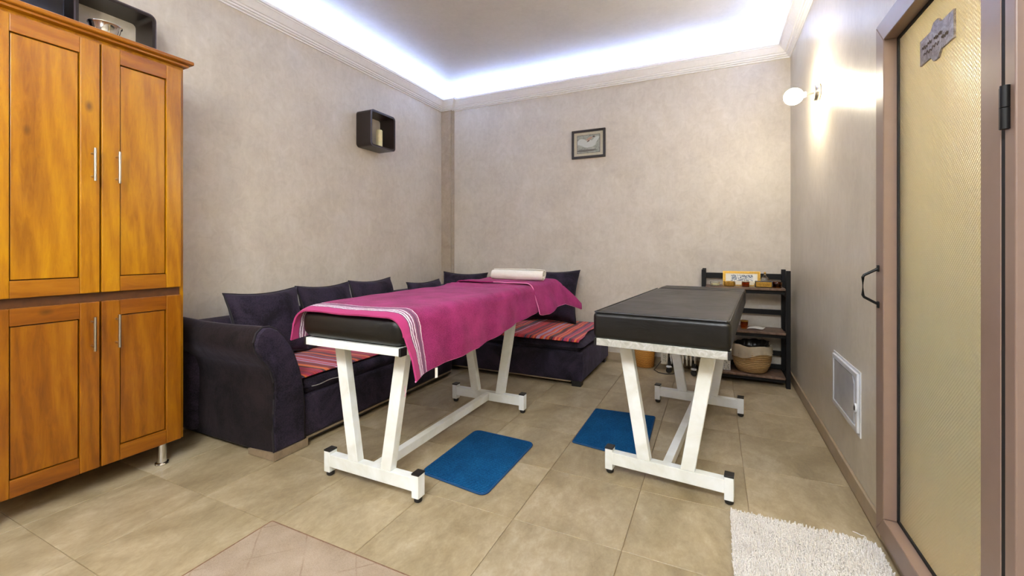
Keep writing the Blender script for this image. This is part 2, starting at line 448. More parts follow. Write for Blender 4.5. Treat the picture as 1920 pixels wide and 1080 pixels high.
def rrect(w, h, r, seg=6, cx=0, cy=0):
    pts = []
    for (sx, sy, a0) in ((1, 1, 0), (-1, 1, PI / 2), (-1, -1, PI), (1, -1, 3 * PI / 2)):
        for i in range(seg + 1):
            a = a0 + PI / 2 * i / seg
            pts.append((cx + sx * (w / 2 - r) + r * math.cos(a), cy + sy * (h / 2 - r) + r * math.sin(a)))
    return pts
def ringframe(bm, outer, inner, fn, d0, d1):
    n = len(outer)
    A = [bm.verts.new(fn(*p, d0)) for p in outer]; Bv = [bm.verts.new(fn(*p, d1)) for p in outer]
    Ci = [bm.verts.new(fn(*p, d0)) for p in inner]; D = [bm.verts.new(fn(*p, d1)) for p in inner]
    for i in range(n):
        j = (i + 1) % n
        bm.faces.new((A[i], A[j], Bv[j], Bv[i])); bm.faces.new((Ci[i], D[i], D[j], Ci[j]))
        bm.faces.new((A[i], Ci[i], Ci[j], A[j])); bm.faces.new((Bv[i], Bv[j], D[j], D[i]))
    return bm
def struct(name, bm, mat, parent=None, smooth=False, angle=35):
    o = obj(name, bm, mat, parent, smooth=smooth, angle=angle)
    if parent is None: o['kind'] = 'structure'
    return o
def dup(root, loc, rz=None, label=None, name=None):
    r = root.copy(); COL.objects.link(r); r.location = loc
    if rz is not None: r.rotation_euler = rz if isinstance(rz, tuple) else (0, 0, rz)
    if label: r['label'] = label
    for ch in list(root.children):
        c = ch.copy(); COL.objects.link(c); c.parent = r
        for g in list(ch.children):
            d = g.copy(); COL.objects.link(d); d.parent = c
    return r

# ------------------------------------------------------------------ the room
floor = struct('floor', box(B(), XL - .1, XR + 1.9, YF - .1, YB + .1, -.15, -.004), MAT['grout'])
T = .4513; TX, TY = -.7715, 1.648
def tile_mesh(w, h):
    bm = box(B(), -w / 2, w / 2, -h / 2, h / 2, -.010, 0)
    es = [e for e in bm.edges if all(v.co.z > -1e-4 for v in e.verts)]
    bmesh.ops.bevel(bm, geom=es, offset=.0012, segments=1, affect='EDGES')
    me = bpy.data.meshes.new('tile'); bmesh.ops.recalc_face_normals(bm, faces=bm.faces); bm.to_mesh(me); bm.free(); me.materials.append(MAT['tile']); return me
tmesh = {}
fl_inv = ROOTM[floor.name].inverted()
for i in range(-6, 5):
    for j in range(-10, 8):
        x0, x1 = max(TX + i * T, XL), min(TX + (i + 1) * T, XR); y0, y1 = max(TY + j * T, YF), min(TY + (j + 1) * T, YB)
        w, h = x1 - x0 - .0026, y1 - y0 - .0026
        if w < .01 or h < .01: continue
        key = (round(w, 3), round(h, 3))
        if key not in tmesh: tmesh[key] = tile_mesh(w, h)
        o = bpy.data.objects.new('tile', tmesh[key]); COL.objects.link(o); o.parent = floor
        o.location = fl_inv @ Vector(((x0 + x1) / 2, (y0 + y1) / 2, 0))

struct('ceiling', box(B(), XL - .1, XR + .1, YF - .1, YB + .1, ZC, ZC + .1), MAT['ceiling'])
struct('wall_left', box(B(), XL - .1, XL, YF - .1, YB + .1, -.05, ZC), MAT['wall'])
struct('wall_back', box(B(), XL, XR, YB, YB + .1, -.05, ZC), MAT['wall'])
struct('wall_front', box(B(), XL, XR, YF - .1, YF, -.05, ZC), plain('dark_end_wall', srgb(96, 86, 78), .7))  # unseen wall, coloured dark to cut fill light and reflections in the leather
DY0, DY1, DZ1 = 1.275, 2.150, 2.012      # the door opening (outer edges of the frame)
bm = B()
box(bm, XR, XR + .1, DY1 - .02, YB + .1, -.05, ZC); box(bm, XR, XR + .1, YF - .1, DY0 + .02, -.05, ZC)
box(bm, XR, XR + .1, DY0 + .02, DY1 - .02, DZ1 - .02, ZC); box(bm, XR, XR + .1, DY0 + .02, DY1 - .02, -.05, .035)
struct('wall_right', bm, MAT['wall_right'])
# pilaster boxing in the far left corner with a slim bead on its right side
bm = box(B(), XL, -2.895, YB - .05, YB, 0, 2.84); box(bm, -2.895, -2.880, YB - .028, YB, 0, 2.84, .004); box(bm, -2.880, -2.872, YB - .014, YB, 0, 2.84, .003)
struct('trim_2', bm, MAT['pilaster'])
# cornice: one profile carried round the whole room
ZK = 2.81
prof = [(0, 0), (.008, 0), (.010, .004), (.010, .008), (.006, .0085), (.006, .0115), (.020, .012), (.026, .016), (.026, .022), (.021, .0225), (.021, .026),
        (.036, .0265), (.037, .034), (.041, .044), (.049, .053), (.058, .059), (.058, .062), (.054, .0625), (.054, .066), (.070, .0665), (.076, .071), (.077, .076),
        (.072, .0765), (.072, .080), (.086, .0805), (.091, .085), (.091, .089), (.087, .0895), (.087, .093), (.100, .0935), (.102, .098), (.102, .116), (.094, .116), (.088, .085), (.05, .04), (0, .036)]
path = [(XL, YF), (XR, YF), (XR, YB), (-2.885, YB), (-2.885, YB - .05), (XL, YB - .05)]
def offset_path(path, d):
    n = len(path); out = []
    for i in range(n):
        p0, p1, p2 = Vector(path[i - 1]), Vector(path[i]), Vector(path[(i + 1) % n])
        a = (p1 - p0).normalized(); b = (p2 - p1).normalized()
        na = Vector((-a.y, a.x)); nb = Vector((-b.y, b.x))
        if abs(a.dot(b)) > .99: out.append(p1 + na * d)
        else: out.append(p1 + (na + nb) * d)
    return out
bm = B(); rings = []
for (p, z) in prof: rings.append([bm.verts.new((q.x, q.y, ZK + z)) for q in offset_path(path, p)])
for k in range(len(prof)):
    A, C2 = rings[k], rings[(k + 1) % len(prof)]
    for i in range(len(path)):
        j = (i + 1) % len(path); bm.faces.new((A[i], A[j], C2[j], C2[i]))
struct('trim_1', bm, MAT['cornice'], smooth=True, angle=28)
# LED strips in the trough behind the lip
def led(x0, x1, y0, y1, lab):
    o = obj('led_strip', box(B(), x0, x1, y0, y1, ZK + .106, ZK + .1135), MAT['led'], smooth=False); tag(o, lab, 'light strip', 'light strips hidden in the cornice')
    return o
led(XL + .045, XL + .065, YF + .1, YB - .13, 'cool white light strip lying hidden behind the left wall cornice')
led(XR - .065, XR - .045, YF + .1, YB - .1, 'cool white light strip lying hidden behind the right wall cornice')
led(-2.80, XR - .1, YB - .065, YB - .045, 'cool white light strip lying hidden behind the back wall cornice')
led(XL + .1, XR - .1, YF + .045, YF + .065, 'cool white light strip lying hidden behind the cornice at the camera end')
# baseboards
def base(name, pts):
    bm = B(); box(bm, *pts, .003); return struct(name, bm, MAT['baseboard'])
base('baseboard_right', (XR - .013, XR, DY1 - .012, YB, 0, .078))
base('baseboard_right_near', (XR - .013, XR, YF, DY0 + .005, 0, .078)).name = 'baseboard_near'
base('baseboard_back', (-2.885, XR - .013, YB - .013, YB, 0, .078))
base('baseboard_left', (XL, XL + .013, YF, YB - .05, 0, .078))
# door sill
struct('trim_3', box(B(), XR - .010, XR, DY0, DY1, 0, .036, .003), MAT['baseboard'])

# door
door = thing('door_1', None, None, (XR - .02, (DY0 + DY1) / 2, .03)); door['kind'] = 'structure'
LX0, LX1 = XR - .022, XR + .040        # leaf depth
LY0, LY1, LZ0, LZ1 = 1.327, 2.150, .038, 2.008
SW = .082
def dstile(y0, y1, z0, z1, name, poly=None):
    bm = B(); box(bm, LX0, LX1, y0, y1, z0, z1, .003)
    return obj(name, bm, MAT['door_metal'], door, smooth=False)
def mitre(name, pts):        # member of the leaf frame seen from the room: polygon in (y, z)
    bm = prism(B(), pts, lambda y, z: (LX0, y, z), lambda y, z: (LX1, y, z))
    bmesh.ops.bevel(bm, geom=list(bm.edges), offset=.0022, segments=1, affect='EDGES')
    return obj(name, bm, MAT['door_metal'], door, smooth=False)
g = .0006
mitre('stile', [(LY1, LZ0 + g), (LY1, LZ1 - g), (LY1 - SW, LZ1 - SW - g), (LY1 - SW, LZ0 + SW + g)])
mitre('stile', [(LY0, LZ0 + g), (LY0 + SW, LZ0 + SW + g), (LY0 + SW, LZ1 - SW - g), (LY0, LZ1 - g)])
mitre('top_rail', [(LY0 + g, LZ1), (LY1 - g, LZ1), (LY1 - SW - g, LZ1 - SW), (LY0 + SW + g, LZ1 - SW)])
mitre('bottom_rail', [(LY0 + g, LZ0), (LY1 - g, LZ0), (LY1 - SW - g, LZ0 + SW), (LY0 + SW + g, LZ0 + SW)])
GX = XR + .026
GY0, GY1, GZ0, GZ1 = LY0 + SW, LY1 - SW, LZ0 + SW, LZ1 - SW
bm = B(); gk = .010
box(bm, GX - .008, GX - .002, GY0, GY0 + gk, GZ0, GZ1); box(bm, GX - .008, GX - .002, GY1 - gk, GY1, GZ0, GZ1)
box(bm, GX - .008, GX - .002, GY0, GY1, GZ0, GZ0 + gk); box(bm, GX - .008, GX - .002, GY0, GY1, GZ1 - gk, GZ1)
obj('gasket', bm, MAT['gasket'], door, smooth=False)
obj('pane', box(B(), GX, GX + .005, GY0, GY1, GZ0, GZ1), MAT['door_glass'], door, smooth=False)
# handle: black D pull
hy = 2.118
bm = tube(B(), [(LX0 - .002, hy, 1.063), (LX0 - .012, hy, 1.056), (LX0 - .045, hy, 1.036), (LX0 - .049, hy, 1.028), (LX0 - .049, hy, .958), (LX0 - .045, hy, .950), (LX0 - .012, hy, .930), (LX0 - .002, hy, .925)], .0052, 10)
box(bm, LX0 - .005, LX0, hy - .010, hy + .010, 1.050, 1.076, .002); box(bm, LX0 - .005, LX0, hy - .010, hy + .010, .910, .936, .002)
obj('handle', bm, MAT['black_iron'], door)
cyl(bm := B(), (LX0 - .006, 1.298, 1.398), (LX0 - .006, 1.298, 1.443), .0085); cyl(bm, (LX0 - .006, 1.298, 1.445), (LX0 - .006, 1.298, 1.492), .0085)
box(bm, LX0 - .010, LX0 + .004, 1.300, 1.312, 1.40, 1.49)
obj('hinge', bm, MAT['black_iron'], door)
bm = B(); cyl(bm, (LX0 - .006, 1.298, .30), (LX0 - .006, 1.298, .39), .0085); box(bm, LX0 - .010, LX0 + .004, 1.300, 1.312, .30, .39)
obj('hinge', bm, MAT['black_iron'], door)
# jamb at hinge side and lining
bm = B(); box(bm, XR - .022, XR + .10, DY0, 1.314, .036, DZ1 + .004, .003)
obj('jamb', bm, MAT['door_metal'], door, smooth=False)
bm = B(); box(bm, XR - .021, XR + .04, 1.3142, 1.3268, .036, DZ1); obj('jamb_gap', bm, MAT['gasket'], door, smooth=False)
bm = B(); box(bm, XR + .041, XR + .10, 2.10, DY1 - .02, .036, DZ1 - .02); box(bm, XR + .041, XR + .10, 1.314, 2.1, DZ1 - .06, DZ1 - .02); obj('door_lining', bm, MAT['door_metal'], door, smooth=False)

# corridor behind the glass
cx1 = XR + 1.8
bm = B(); box(bm, cx1, cx1 + .1, .2, 3.6, -.05, 2.6); box(bm, XR + .1, cx1, 3.5, 3.6, -.05, 2.6); box(bm, XR + .1, cx1, .2, .3, -.05, 2.6); box(bm, XR + .1, cx1 + .1, .2, 3.6, 2.55, 2.65)
struct('wall_corridor', bm, MAT['corridor'])
bm = B(); box(bm, cx1 - .02, cx1, .3, 3.5, -.004, 1.05); box(bm, XR + .1, cx1 - .02, 3.48, 3.5, -.004, 1.05)
struct('trim_4', bm, MAT['corridor_low'])
lp = thing('wall_lamp', 'round bulb wall lamp glowing in the corridor behind the glass door', 'lamp', (cx1 - .06, 1.5, 2.15))
obj('wall_plate', cyl(B(), (cx1, 1.5, 2.15), (cx1 - .02, 1.5, 2.15), .05), MAT['steel'], lp)
obj('bulb', lathe(B(), [(0, -.1), (.04, -.085), (.06, -.05), (.04, -.01), (0.018, 0.035)], (cx1 - .05, 1.5, 2.15), 20, 'X'), MAT['bulb_c'] if 'bulb_c' in MAT else emit('corridor_bulb', (1, .90, .72, 1), 1700), lp)

# ------------------------------------------------------------------ wardrobe
WX, WXB = -2.600, -2.842
WY0, WY1, WZ0, WZ1 = .640, 1.362, .115, 2.120
wd = thing('wardrobe', 'tall honey pine wardrobe with four panelled doors on chrome feet', 'wardrobe', ((WX + WXB) / 2, (WY0 + WY1) / 2, 0))
bm = B(); CX = WX - .022
box(bm, XL + .02, CX, WY1 - .018, WY1, WZ0, WZ1, .002); box(bm, XL + .02, CX, WY0, WY0 + .018, WZ0, WZ1, .002)
box(bm, XL + .02, CX, WY0 + .018, WY1 - .018, WZ0, WZ0 + .018); box(bm, XL + .02, CX, WY0 + .018, WY1 - .018, WZ1 - .02, WZ1); box(bm, XL + .02, XL + .03, WY0 + .018, WY1 - .018, WZ0 + .018, WZ1 - .02)
obj('carcass', bm, MAT['pine'], wd, smooth=False)
bm = B(); box(bm, CX - .012, CX - .001, WY0 + .02, WY1 - .02, WZ0 + .02, WZ1 - .022); obj('inner_frame', bm, MAT['pine_dark'], wd, smooth=False)
bm = B(); box(bm, XL + .02, WX + .012, WY0 - .01, WY1 + .012, WZ1, WZ1 + .014, .004); box(bm, XL + .02, WX + .030, WY0 - .02, WY1 + .030, WZ1 + .014, WZ1 + .036, .008, 3)
obj('cornice', bm, MAT['pine_h'], wd)
def wdoor(y0, y1, z0, z1, hinge_right, hz, mv, mh):
    d = obj('door', box(B(), CX, CX + .003, y0 + .003, y1 - .003, z0 + .003, z1 - .003), MAT['pine_gap'], wd, smooth=False)
    sw, rw = .070, .072
    for a, b in ((y0, y0 + sw), (y1 - sw, y1)): obj('stile', box(B(), CX + .002, WX, a, b, z0, z1, .0035), mv, d, smooth=False)
    for a, b in ((z0, z0 + rw), (z1 - rw, z1)): obj('rail', box(B(), CX + .002, WX - .0006, y0 + sw + .0004, y1 - sw - .0004, a, b, .002), mh, d, smooth=False)
    pb = box(B(), CX + .003, WX - .008, y0 + sw + .004, y1 - sw - .004, z0 + rw + .004, z1 - rw - .004, .002)
    obj('panel', pb, mv, d, smooth=False)
    hy = y1 - .030 if not hinge_right else y0 + .054
    zz0, zz1 = hz
    h = obj('handle', cyl(B(), (WX + .034, hy, zz0), (WX + .034, hy, zz1), .0058, seg=16), MAT['steel'], d)
    for zq in (zz0 + .022, zz1 - .022):
        cyl(bm := B(), (WX - .001, hy, zq), (WX + .034, hy, zq), .0042, seg=12)
        o = obj('handle_post', bm, MAT['steel'], d)
YM = 1.005
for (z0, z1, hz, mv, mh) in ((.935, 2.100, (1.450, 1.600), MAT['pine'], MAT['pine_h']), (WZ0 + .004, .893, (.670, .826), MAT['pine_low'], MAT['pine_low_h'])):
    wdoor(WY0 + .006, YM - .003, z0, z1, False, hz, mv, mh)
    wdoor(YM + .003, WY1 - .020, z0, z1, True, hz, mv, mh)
for (x, y) in ((-2.65, 1.275), (-2.95, 1.275), (-2.65, .668), (-2.95, .668)):
    bm = lathe(B(), [(.030, 0), (.032, .006), (.030, .012), (.022, .014), (.021, .02), (.019, .105), (.025, .107), (.025, .115)], (x, y, 0), 24)
    obj('foot', bm, MAT['chrome'], wd)

# things on the wardrobe
TZ = WZ1 + .036
def cube_shelf(name, label, x0, y0, z0, w, h, d, group=None):
    t = thing(name, label, 'shelf', (x0 + d / 2, y0 + w / 2, z0), group=group)
    o = rrect(w, h, .035, 6, y0 + w / 2, z0 + h / 2); i = rrect(w - .036, h - .036, .022, 6, y0 + w / 2, z0 + h / 2)
    obj('box_frame', ringframe(B(), o, i, lambda y, z, x: (x, y, z), x0, x0 + d), MAT['dark_brown'], t)
    o2 = rrect(w + .001, h + .001, .035, 6, y0 + w / 2, z0 + h / 2); i2 = rrect(w - .012, h - .012, .03, 6, y0 + w / 2, z0 + h / 2)
    obj('front_edge', ringframe(B(), o2, i2, lambda y, z, x: (x, y, z), x0 + d - .004, x0 + d + .0015), MAT['edge_grey'], t)
    return t
cube_shelf('cube_shelf', 'open black cube shelf with rounded corners standing on top of the wardrobe', XL + .001, 1.000, TZ + .0005, .345, .292, .176)
bm = lathe(B(), [(.026, 0), (.030, .004), (.044, .030), (.054, .060), (.061, .092), (.066, .097), (.066, .101), (.061, .101), (.052, .062), (.042, .034), (.02, .012), (0, .010)], (-2.765, 1.085, TZ + .0005), 40)
tag(obj('metal_bowl', bm, MAT['chrome']), 'polished silver bowl on top of the wardrobe in front of the cube shelf', 'bowl')
bm = B(); box(bm, -2.99, -2.80, .66, .955, TZ + .0005, TZ + .31, .02, 3)
sb = thing('storage_box', 'glossy black box at the left end of the wardrobe top', 'box', (-2.9, .81, TZ))
obj('body', bm, MAT['black_gloss'], sb)
obj('lid', box(B(), -2.992, -2.798, .658, .957, TZ + .235, TZ + .312, .012, 3), MAT['black_gloss'], sb)

# cube shelf on the left wall, candle in it
cube_shelf('wall_shelf', 'dark brown open cube shelf fixed high on the left wall', XL + .0005, 3.020, 2.088, .334, .337, .176)
cd = thing('pillar_candle', 'cream pillar candle standing in the dark cube shelf on the left wall', 'candle', (-2.94, 3.225, 2.106))
bm = lathe(B(), [(.0, 0), (.029, 0), (.031, .004), (.031, .170), (.027, .177), (.012, .170), (0, .170)], (-2.94, 3.225, 2.1065), 28)
obj('wax', bm, MAT['candle'], cd)
obj('wick', cyl(B(), (-2.94, 3.225, 2.275), (-2.938, 3.226, 2.290), .0012, seg=8), MAT['black_iron'], cd)

# ------------------------------------------------------------------ picture on the back wall
pf = thing('framed_picture', 'small black framed picture of a pale draped reclining figure on the back wall', 'picture', (-1.21, YB - .01, 2.09))
px0, px1, pz0, pz1 = -1.386, -1.027, 2.090, 2.388
def pframe(bm, x0, x1, z0, z1, w, y0, y1):
    o = [(x1, z1), (x0, z1), (x0, z0), (x1, z0)]; i = [(x1 - w, z1 - w), (x0 + w, z1 - w), (x0 + w, z0 + w), (x1 - w, z0 + w)]
    return ringframe(bm, o, i, lambda x, z, y: (x, y, z), y0, y1)
bm = pframe(B(), px0, px1, pz0, pz1, .024, YB - .022, YB - .0005); bmesh.ops.bevel(bm, geom=list(bm.edges), offset=.002, segments=1, affect='EDGES')
obj('frame', bm, MAT['dark_brown'], pf, smooth=False)
obj('mount', box(B(), px0 + .022, px1 - .022, YB - .010, YB - .004, pz0 + .022, pz1 - .022), MAT['card'], pf, smooth=False)
def art():
    m = NT('soft_figure_print')
    tc = m.n('ShaderNodeTexCoord'); sp = m.n('ShaderNodeSeparateXYZ'); m.l(tc.outputs['Generated'], sp.inputs[0])
    u, v = sp.outputs[0], sp.outputs[2]
    wob = m.noise(tc.outputs['Generated'], 3.0, 4, .6, .5)
    n2 = m.noise(tc.outputs['Generated'], 7.0, 4, .6, 1.5)
    bg = m.ramp(n2, [(.3, srgb(140, 142, 134)), (.5, srgb(190, 196, 186)), (.72, srgb(222, 222, 212))])
    def blob(cx, cy, rx, ry, soft=.35, rot=0.0):
        du, dv = m.math('SUBTRACT', u, cx), m.math('SUBTRACT', v, cy)
        c, s = math.cos(rot), math.sin(rot)
        a = m.math('ADD', m.math('MULTIPLY', du, c), m.math('MULTIPLY', dv, s)); b = m.math('SUBTRACT', m.math('MULTIPLY', dv, c), m.math('MULTIPLY', du, s))
        d = m.math('ADD', m.math('POWER', m.math('ABSOLUTE', m.math('DIVIDE', a, rx)), 2), m.math('POWER', m.math('ABSOLUTE', m.math('DIVIDE', b, ry)), 2))
        d = m.math('ADD', d, m.math('MULTIPLY', m.math('SUBTRACT', wob, .5), 1.2))
        return m.ramp(d, [(1 - soft, (1, 1, 1, 1)), (1 + soft, (0, 0, 0, 1))])
    W_, Sk, Dk = srgb(242, 246, 244), srgb(214, 176, 156), srgb(96, 62, 52)
    c = m.mix(blob(.20, .62, .22, .22), bg, W_)
    c = m.mix(blob(.50, .50, .34, .24), c, W_)
    c = m.mix(blob(.78, .66, .12, .34, rot=-.6), c, W_)
    c = m.mix(blob(.55, .80, .18, .075, rot=.6), c, Sk)
    c = m.mix(blob(.50, .66, .08, .03, rot=.6), c, Dk)
    c = m.mix(blob(.74, .90, .06, .05), c, Dk)
    c = m.mix(blob(.42, .12, .5, .08), c, srgb(120, 116, 112))
    m.color(c); m.set(Roughness=.5); return m.m
bm = B(); box(bm, px0 + .056, px1 - .056, YB - .0115, YB - .0095, pz0 + .054, pz1 - .054)
obj('inner_edge', bm, MAT['dark_brown'], pf, smooth=False)
obj('print', box(B(), px0 + .060, px1 - .060, YB - .013, YB - .0112, pz0 + .058, pz1 - .058), art(), pf, smooth=False)
obj('glazing', box(B(), px0 + .0235, px1 - .0235, YB - .0185, YB - .0165, pz0 + .0235, pz1 - .0235), MAT['thin_glass'], pf, smooth=False)

# ------------------------------------------------------------------ wall lamp by the door
def sconce(name, label, x, y, z, sgn, mat):
    t = thing(name, label, 'lamp', (x, y, z))
    bm = lathe(B(), [(0, 0), (.050, 0), (.052, .004), (.049, .026), (.046, .031), (0, .031)], (0, 0, 0), 32, 'X')
    bmesh.ops.transform(bm, matrix=Matrix.Translation((x, y, z)) @ Matrix.Diagonal((-sgn, 1, 1, 1)), verts=bm.verts)
    obj('wall_plate', bm, MAT['steel'], t)
    obj('arm', cyl(B(), (x - sgn * .03, y, z), (x - sgn * .072, y, z - .004), .005, seg=12), MAT['steel'], t)
    obj('socket', lathe(B(), [(0, 0), (.015, 0), (.017, .004), (.017, .018), (0, .018)], (x - sgn * .072 - (.018 if sgn > 0 else 0), y, z - .004), 20, 'X'), MAT['card'], t)
    bm = B(); bmesh.ops.create_uvsphere(bm, u_segments=28, v_segments=18, radius=.052, matrix=Matrix.Translation((x - sgn * .140, y, z - .007)) @ Matrix.Diagonal((1.05, 1, 1, 1)))
    obj('bulb', bm, mat, t)
    return t
sconce('wall_lamp', 'lit globe bulb wall lamp on a round steel plate near the glass door', XR, 3.285, 2.125, 1, MAT['bulb'])
sconce('wall_lamp', 'added fill light globe on the right wall, unseen behind the camera', XR, -.9, 2.125, 1, MAT['bulb'])  # added fill lamp out of view, brightens the ceiling and left wall
# a pendant just outside the frame: throws the wardrobe shadow onto the left wall
pd = thing('pendant_lamp', 'bare warm bulb pendant hanging in front of the wardrobe', 'lamp', (-1.55, -.12, 2.1))
obj('cord', cyl(B(), (-1.55, -.12, 2.2), (-1.55, -.12, ZC - .03), .003, seg=8), MAT['black_plastic'], pd)
obj('ceiling_cap', cyl(B(), (-1.55, -.12, ZC - .03), (-1.55, -.12, ZC - .0005), .04), MAT['black_plastic'], pd)
obj('socket', cyl(B(), (-1.55, -.12, 2.145), (-1.55, -.12, 2.205), .018), MAT['black_plastic'], pd)
bm = B(); bmesh.ops.create_uvsphere(bm, u_segments=24, v_segments=16, radius=.05, matrix=Matrix.Translation((-1.55, -.12, 2.1)))
obj('bulb', bm, MAT['bulb2'], pd)
cl = thing('fill_panel', 'added square fill light panel under the ceiling, unseen behind the camera', 'lamp', (-.25, -1.3, ZC - .03))  # added fill panel out of view, lifts the overall brightness of the room
obj('frame', box(B(), -.87, .37, -1.92, -.68, ZC - .03, ZC - .0005, .004), MAT['white_plastic'], cl, smooth=False)
obj('fill_face', box(B(), -.85, .35, -1.9, -.7, ZC - .034, ZC - .029), MAT['panel'], cl, smooth=False)

# ------------------------------------------------------------------ sofas
s1 = thing('sofa', 'long aubergine velvet sofa with a rolled arm against the left wall', 'sofa', (-2.58, 2.4, 0))
SX0, SX1 = XL + .02, -2.15
SY0, SY1 = 1.73, 3.30
bm = B(); box(bm, SX0, SX1, SY0 - .02, SY1, .045, .285, .018, 3)
obj('base', bm, MAT['velvet'], s1)
arm = [(1.548, .035), (1.540, .15), (1.543, .25), (1.548, .33), (1.546, .42), (1.528, .49), (1.497, .535), (1.462, .573), (1.437, .615), (1.430, .66), (1.445, .705), (1.480, .732),
       (1.520, .728), (1.560, .706), (1.600, .665), (1.637, .612), (1.672, .540), (1.700, .460), (1.720, .385), (1.732, .300), (1.738, .20), (1.74, .035)]
def armfn(x, dx=0, k=0):
    return lambda y, z: (x, y, z)
bm = B(); nx = 12
cy, cz = 1.60, .45
secs = []
for i in range(nx + 1):
    t = i / nx; x = SX0 + .02 + (SX1 + .006 - SX0 - .02) * t
    sh = 0.0
    if i == nx: sh = .035
    if i == 0: sh = .03
    ring = []
    for (y, z) in arm:
        zz = z - .012 * math.sin(t * PI) * (1 if z > .5 else 0)
        ring.append(bm.verts.new((x, y + (cy - y) * sh, zz + (cz - zz) * sh * .5)))
    secs.append(ring)
    if i in (0, nx - 1) or i == nx: pass
# duplicate near-end ring to round the front edge
for a, b in zip(secs, secs[1:]):
    for k in range(len(arm)): bm.faces.new((a[k], a[(k + 1) % len(arm)], b[(k + 1) % len(arm)], b[k]))
bm.faces.new(secs[0])
bmesh.ops.subdivide_edges(bm, edges=[e for e in bm.edges if abs(e.verts[0].co.x - e.verts[1].co.x) < 1e-4], cuts=1, smooth=.6)
obj('arm', bm, MAT['velvet_side'], s1, angle=60)
# arm front face: a lighter padded panel edged with piping
bm = B(); pts = arm
fr = [bm.verts.new((SX1 + .006, y + (cy - y) * .035, z + (cz - z) * .018)) for y, z in arm]; mid = [bm.verts.new((SX1 + .022, y + (cy - y) * .10, z + (cz - z) * .05)) for y, z in arm]
n = len(arm)
for i in range(n): bm.faces.new((fr[i], fr[(i + 1) % n], mid[(i + 1) % n], mid[i]))
bm.faces.new(mid); bm.faces.new(fr[::-1])
obj('arm_front', bm, MAT['velvet'], s1, angle=50)
bm = tube(B(), [(SX1 + .008, y + (cy - y) * .02, z + (cz - z) * .01) for y, z in arm], .0055, 8)
obj('piping', bm, MAT['pipe'], s1)
# backrest
bm = B(); box(bm, SX0, SX0 + .20, 1.50, SY1, .045, .690, .045, 4)
obj('backrest', bm, MAT['velvet'], s1)
# pale wooden corner plate at the foot of the arm
bm = B(); bmw = [(SX1 + .024, 1.546), (SX1 + .024, 1.75), (SX1 + .012, 1.75), (SX1 + .012, 1.556), (-2.34, 1.556), (-2.34, 1.538), (SX1 + .022, 1.538)]
prism(bm, bmw, lambda x, y: (x, y, .004), lambda x, y: (x, y, .034 if x < -2.2 else .046))
obj('corner_plate', bm, MAT['bare_wood'], s1, smooth=False)
obj('plinth', box(B(), SX0 + .02, SX1 - .006, 1.56, SY1 - .02, .020, .05), MAT['black_plastic'], s1, smooth=False)
obj('base_edge', box(B(), SX1 - .0055, SX1 + .001, 1.76, SY1 - .02, .034, .0445), MAT['bare_wood'], s1, smooth=False)
for (x, y) in ((-2.95, 1.66), (-2.26, 1.66), (-2.95, 3.2), (-2.26, 3.2)): obj('foot', box(B(), x - .03, x + .03, y - .03, y + .03, 0, .02), MAT['black_plastic'], s1, smooth=False)
# seat cushion (soft slab)
def slab(bm, x0, x1, y0, y1, z0, z1, r, nx=24, ny=36, bulge=.012, wob=.006, seed=0):
    top, bot = [], []
    for i in range(nx + 1):
        rt, rb = [], []
        for j in range(ny + 1):
            u, v = i / nx, j / ny
            x, y = x0 + (x1 - x0) * u, y0 + (y1 - y0) * v
            ex = min(u * (x1 - x0), (1 - u) * (x1 - x0)); ey = min(v * (y1 - y0), (1 - v) * (y1 - y0)); e = min(ex, ey)
            k = min(1, e / r); k = math.sqrt(max(0, 1 - (1 - k) ** 2))
            h = (z1 - z0) / 2
            nz = noise.noise(Vector((x * 6 + seed, y * 6, 0))) * wob
            rt.append(bm.verts.new((x, y, z0 + h + h * k + bulge * math.sin(PI * u) * math.sin(PI * v) + nz * k)))
            rb.append(bm.verts.new((x, y, z0 + h - h * k)))
        top.append(rt); bot.append(rb)
    for i in range(nx):
        for j in range(ny):
            bm.faces.new((top[i][j], top[i + 1][j], top[i + 1][j + 1], top[i][j + 1]))
            bm.faces.new((bot[i][j], bot[i][j + 1], bot[i + 1][j + 1], bot[i + 1][j]))
    for j in range(ny):
        bm.faces.new((top[0][j], top[0][j + 1], bot[0][j + 1], bot[0][j])); bm.faces.new((top[nx][j], bot[nx][j], bot[nx][j + 1], top[nx][j + 1]))
    for i in range(nx):
        bm.faces.new((top[i][0], bot[i][0], bot[i + 1][0], top[i + 1][0])); bm.faces.new((top[i][ny], top[i + 1][ny], bot[i + 1][ny], bot[i][ny]))
    bmesh.ops.remove_doubles(bm, verts=bm.verts, dist=1e-5)
    return bm
cu = obj('seat_cushion', slab(B(), SX0 + .19, SX1 - .008, 1.745, 3.28, .283, .368, .03, bulge=.006, wob=.004), MAT['velvet'], s1, angle=80)
obj('zip', tube(B(), [(SX1 - .006, 1.80 + i * .03, .328 - .004 * math.sin(i)) for i in range(9)], .0028, 6), MAT['zip'], cu)
def cloth(x0, x1, y0, y1, z, nx, ny, fn, th=.004):
    bm = B(); g = []
    for i in range(nx + 1):
        row = []
        for j in range(ny + 1):
            x, y = x0 + (x1 - x0) * i / nx, y0 + (y1 - y0) * j / ny
            row.append(bm.verts.new(fn(x, y, z)))
        g.append(row)
    for i in range(nx):
        for j in range(ny): bm.faces.new((g[i][j], g[i + 1][j], g[i + 1][j + 1], g[i][j + 1]))
    bmesh.ops.recalc_face_normals(bm, faces=bm.faces)
    bmesh.ops.solidify(bm, geom=list(bm.faces), thickness=th)
    return bm
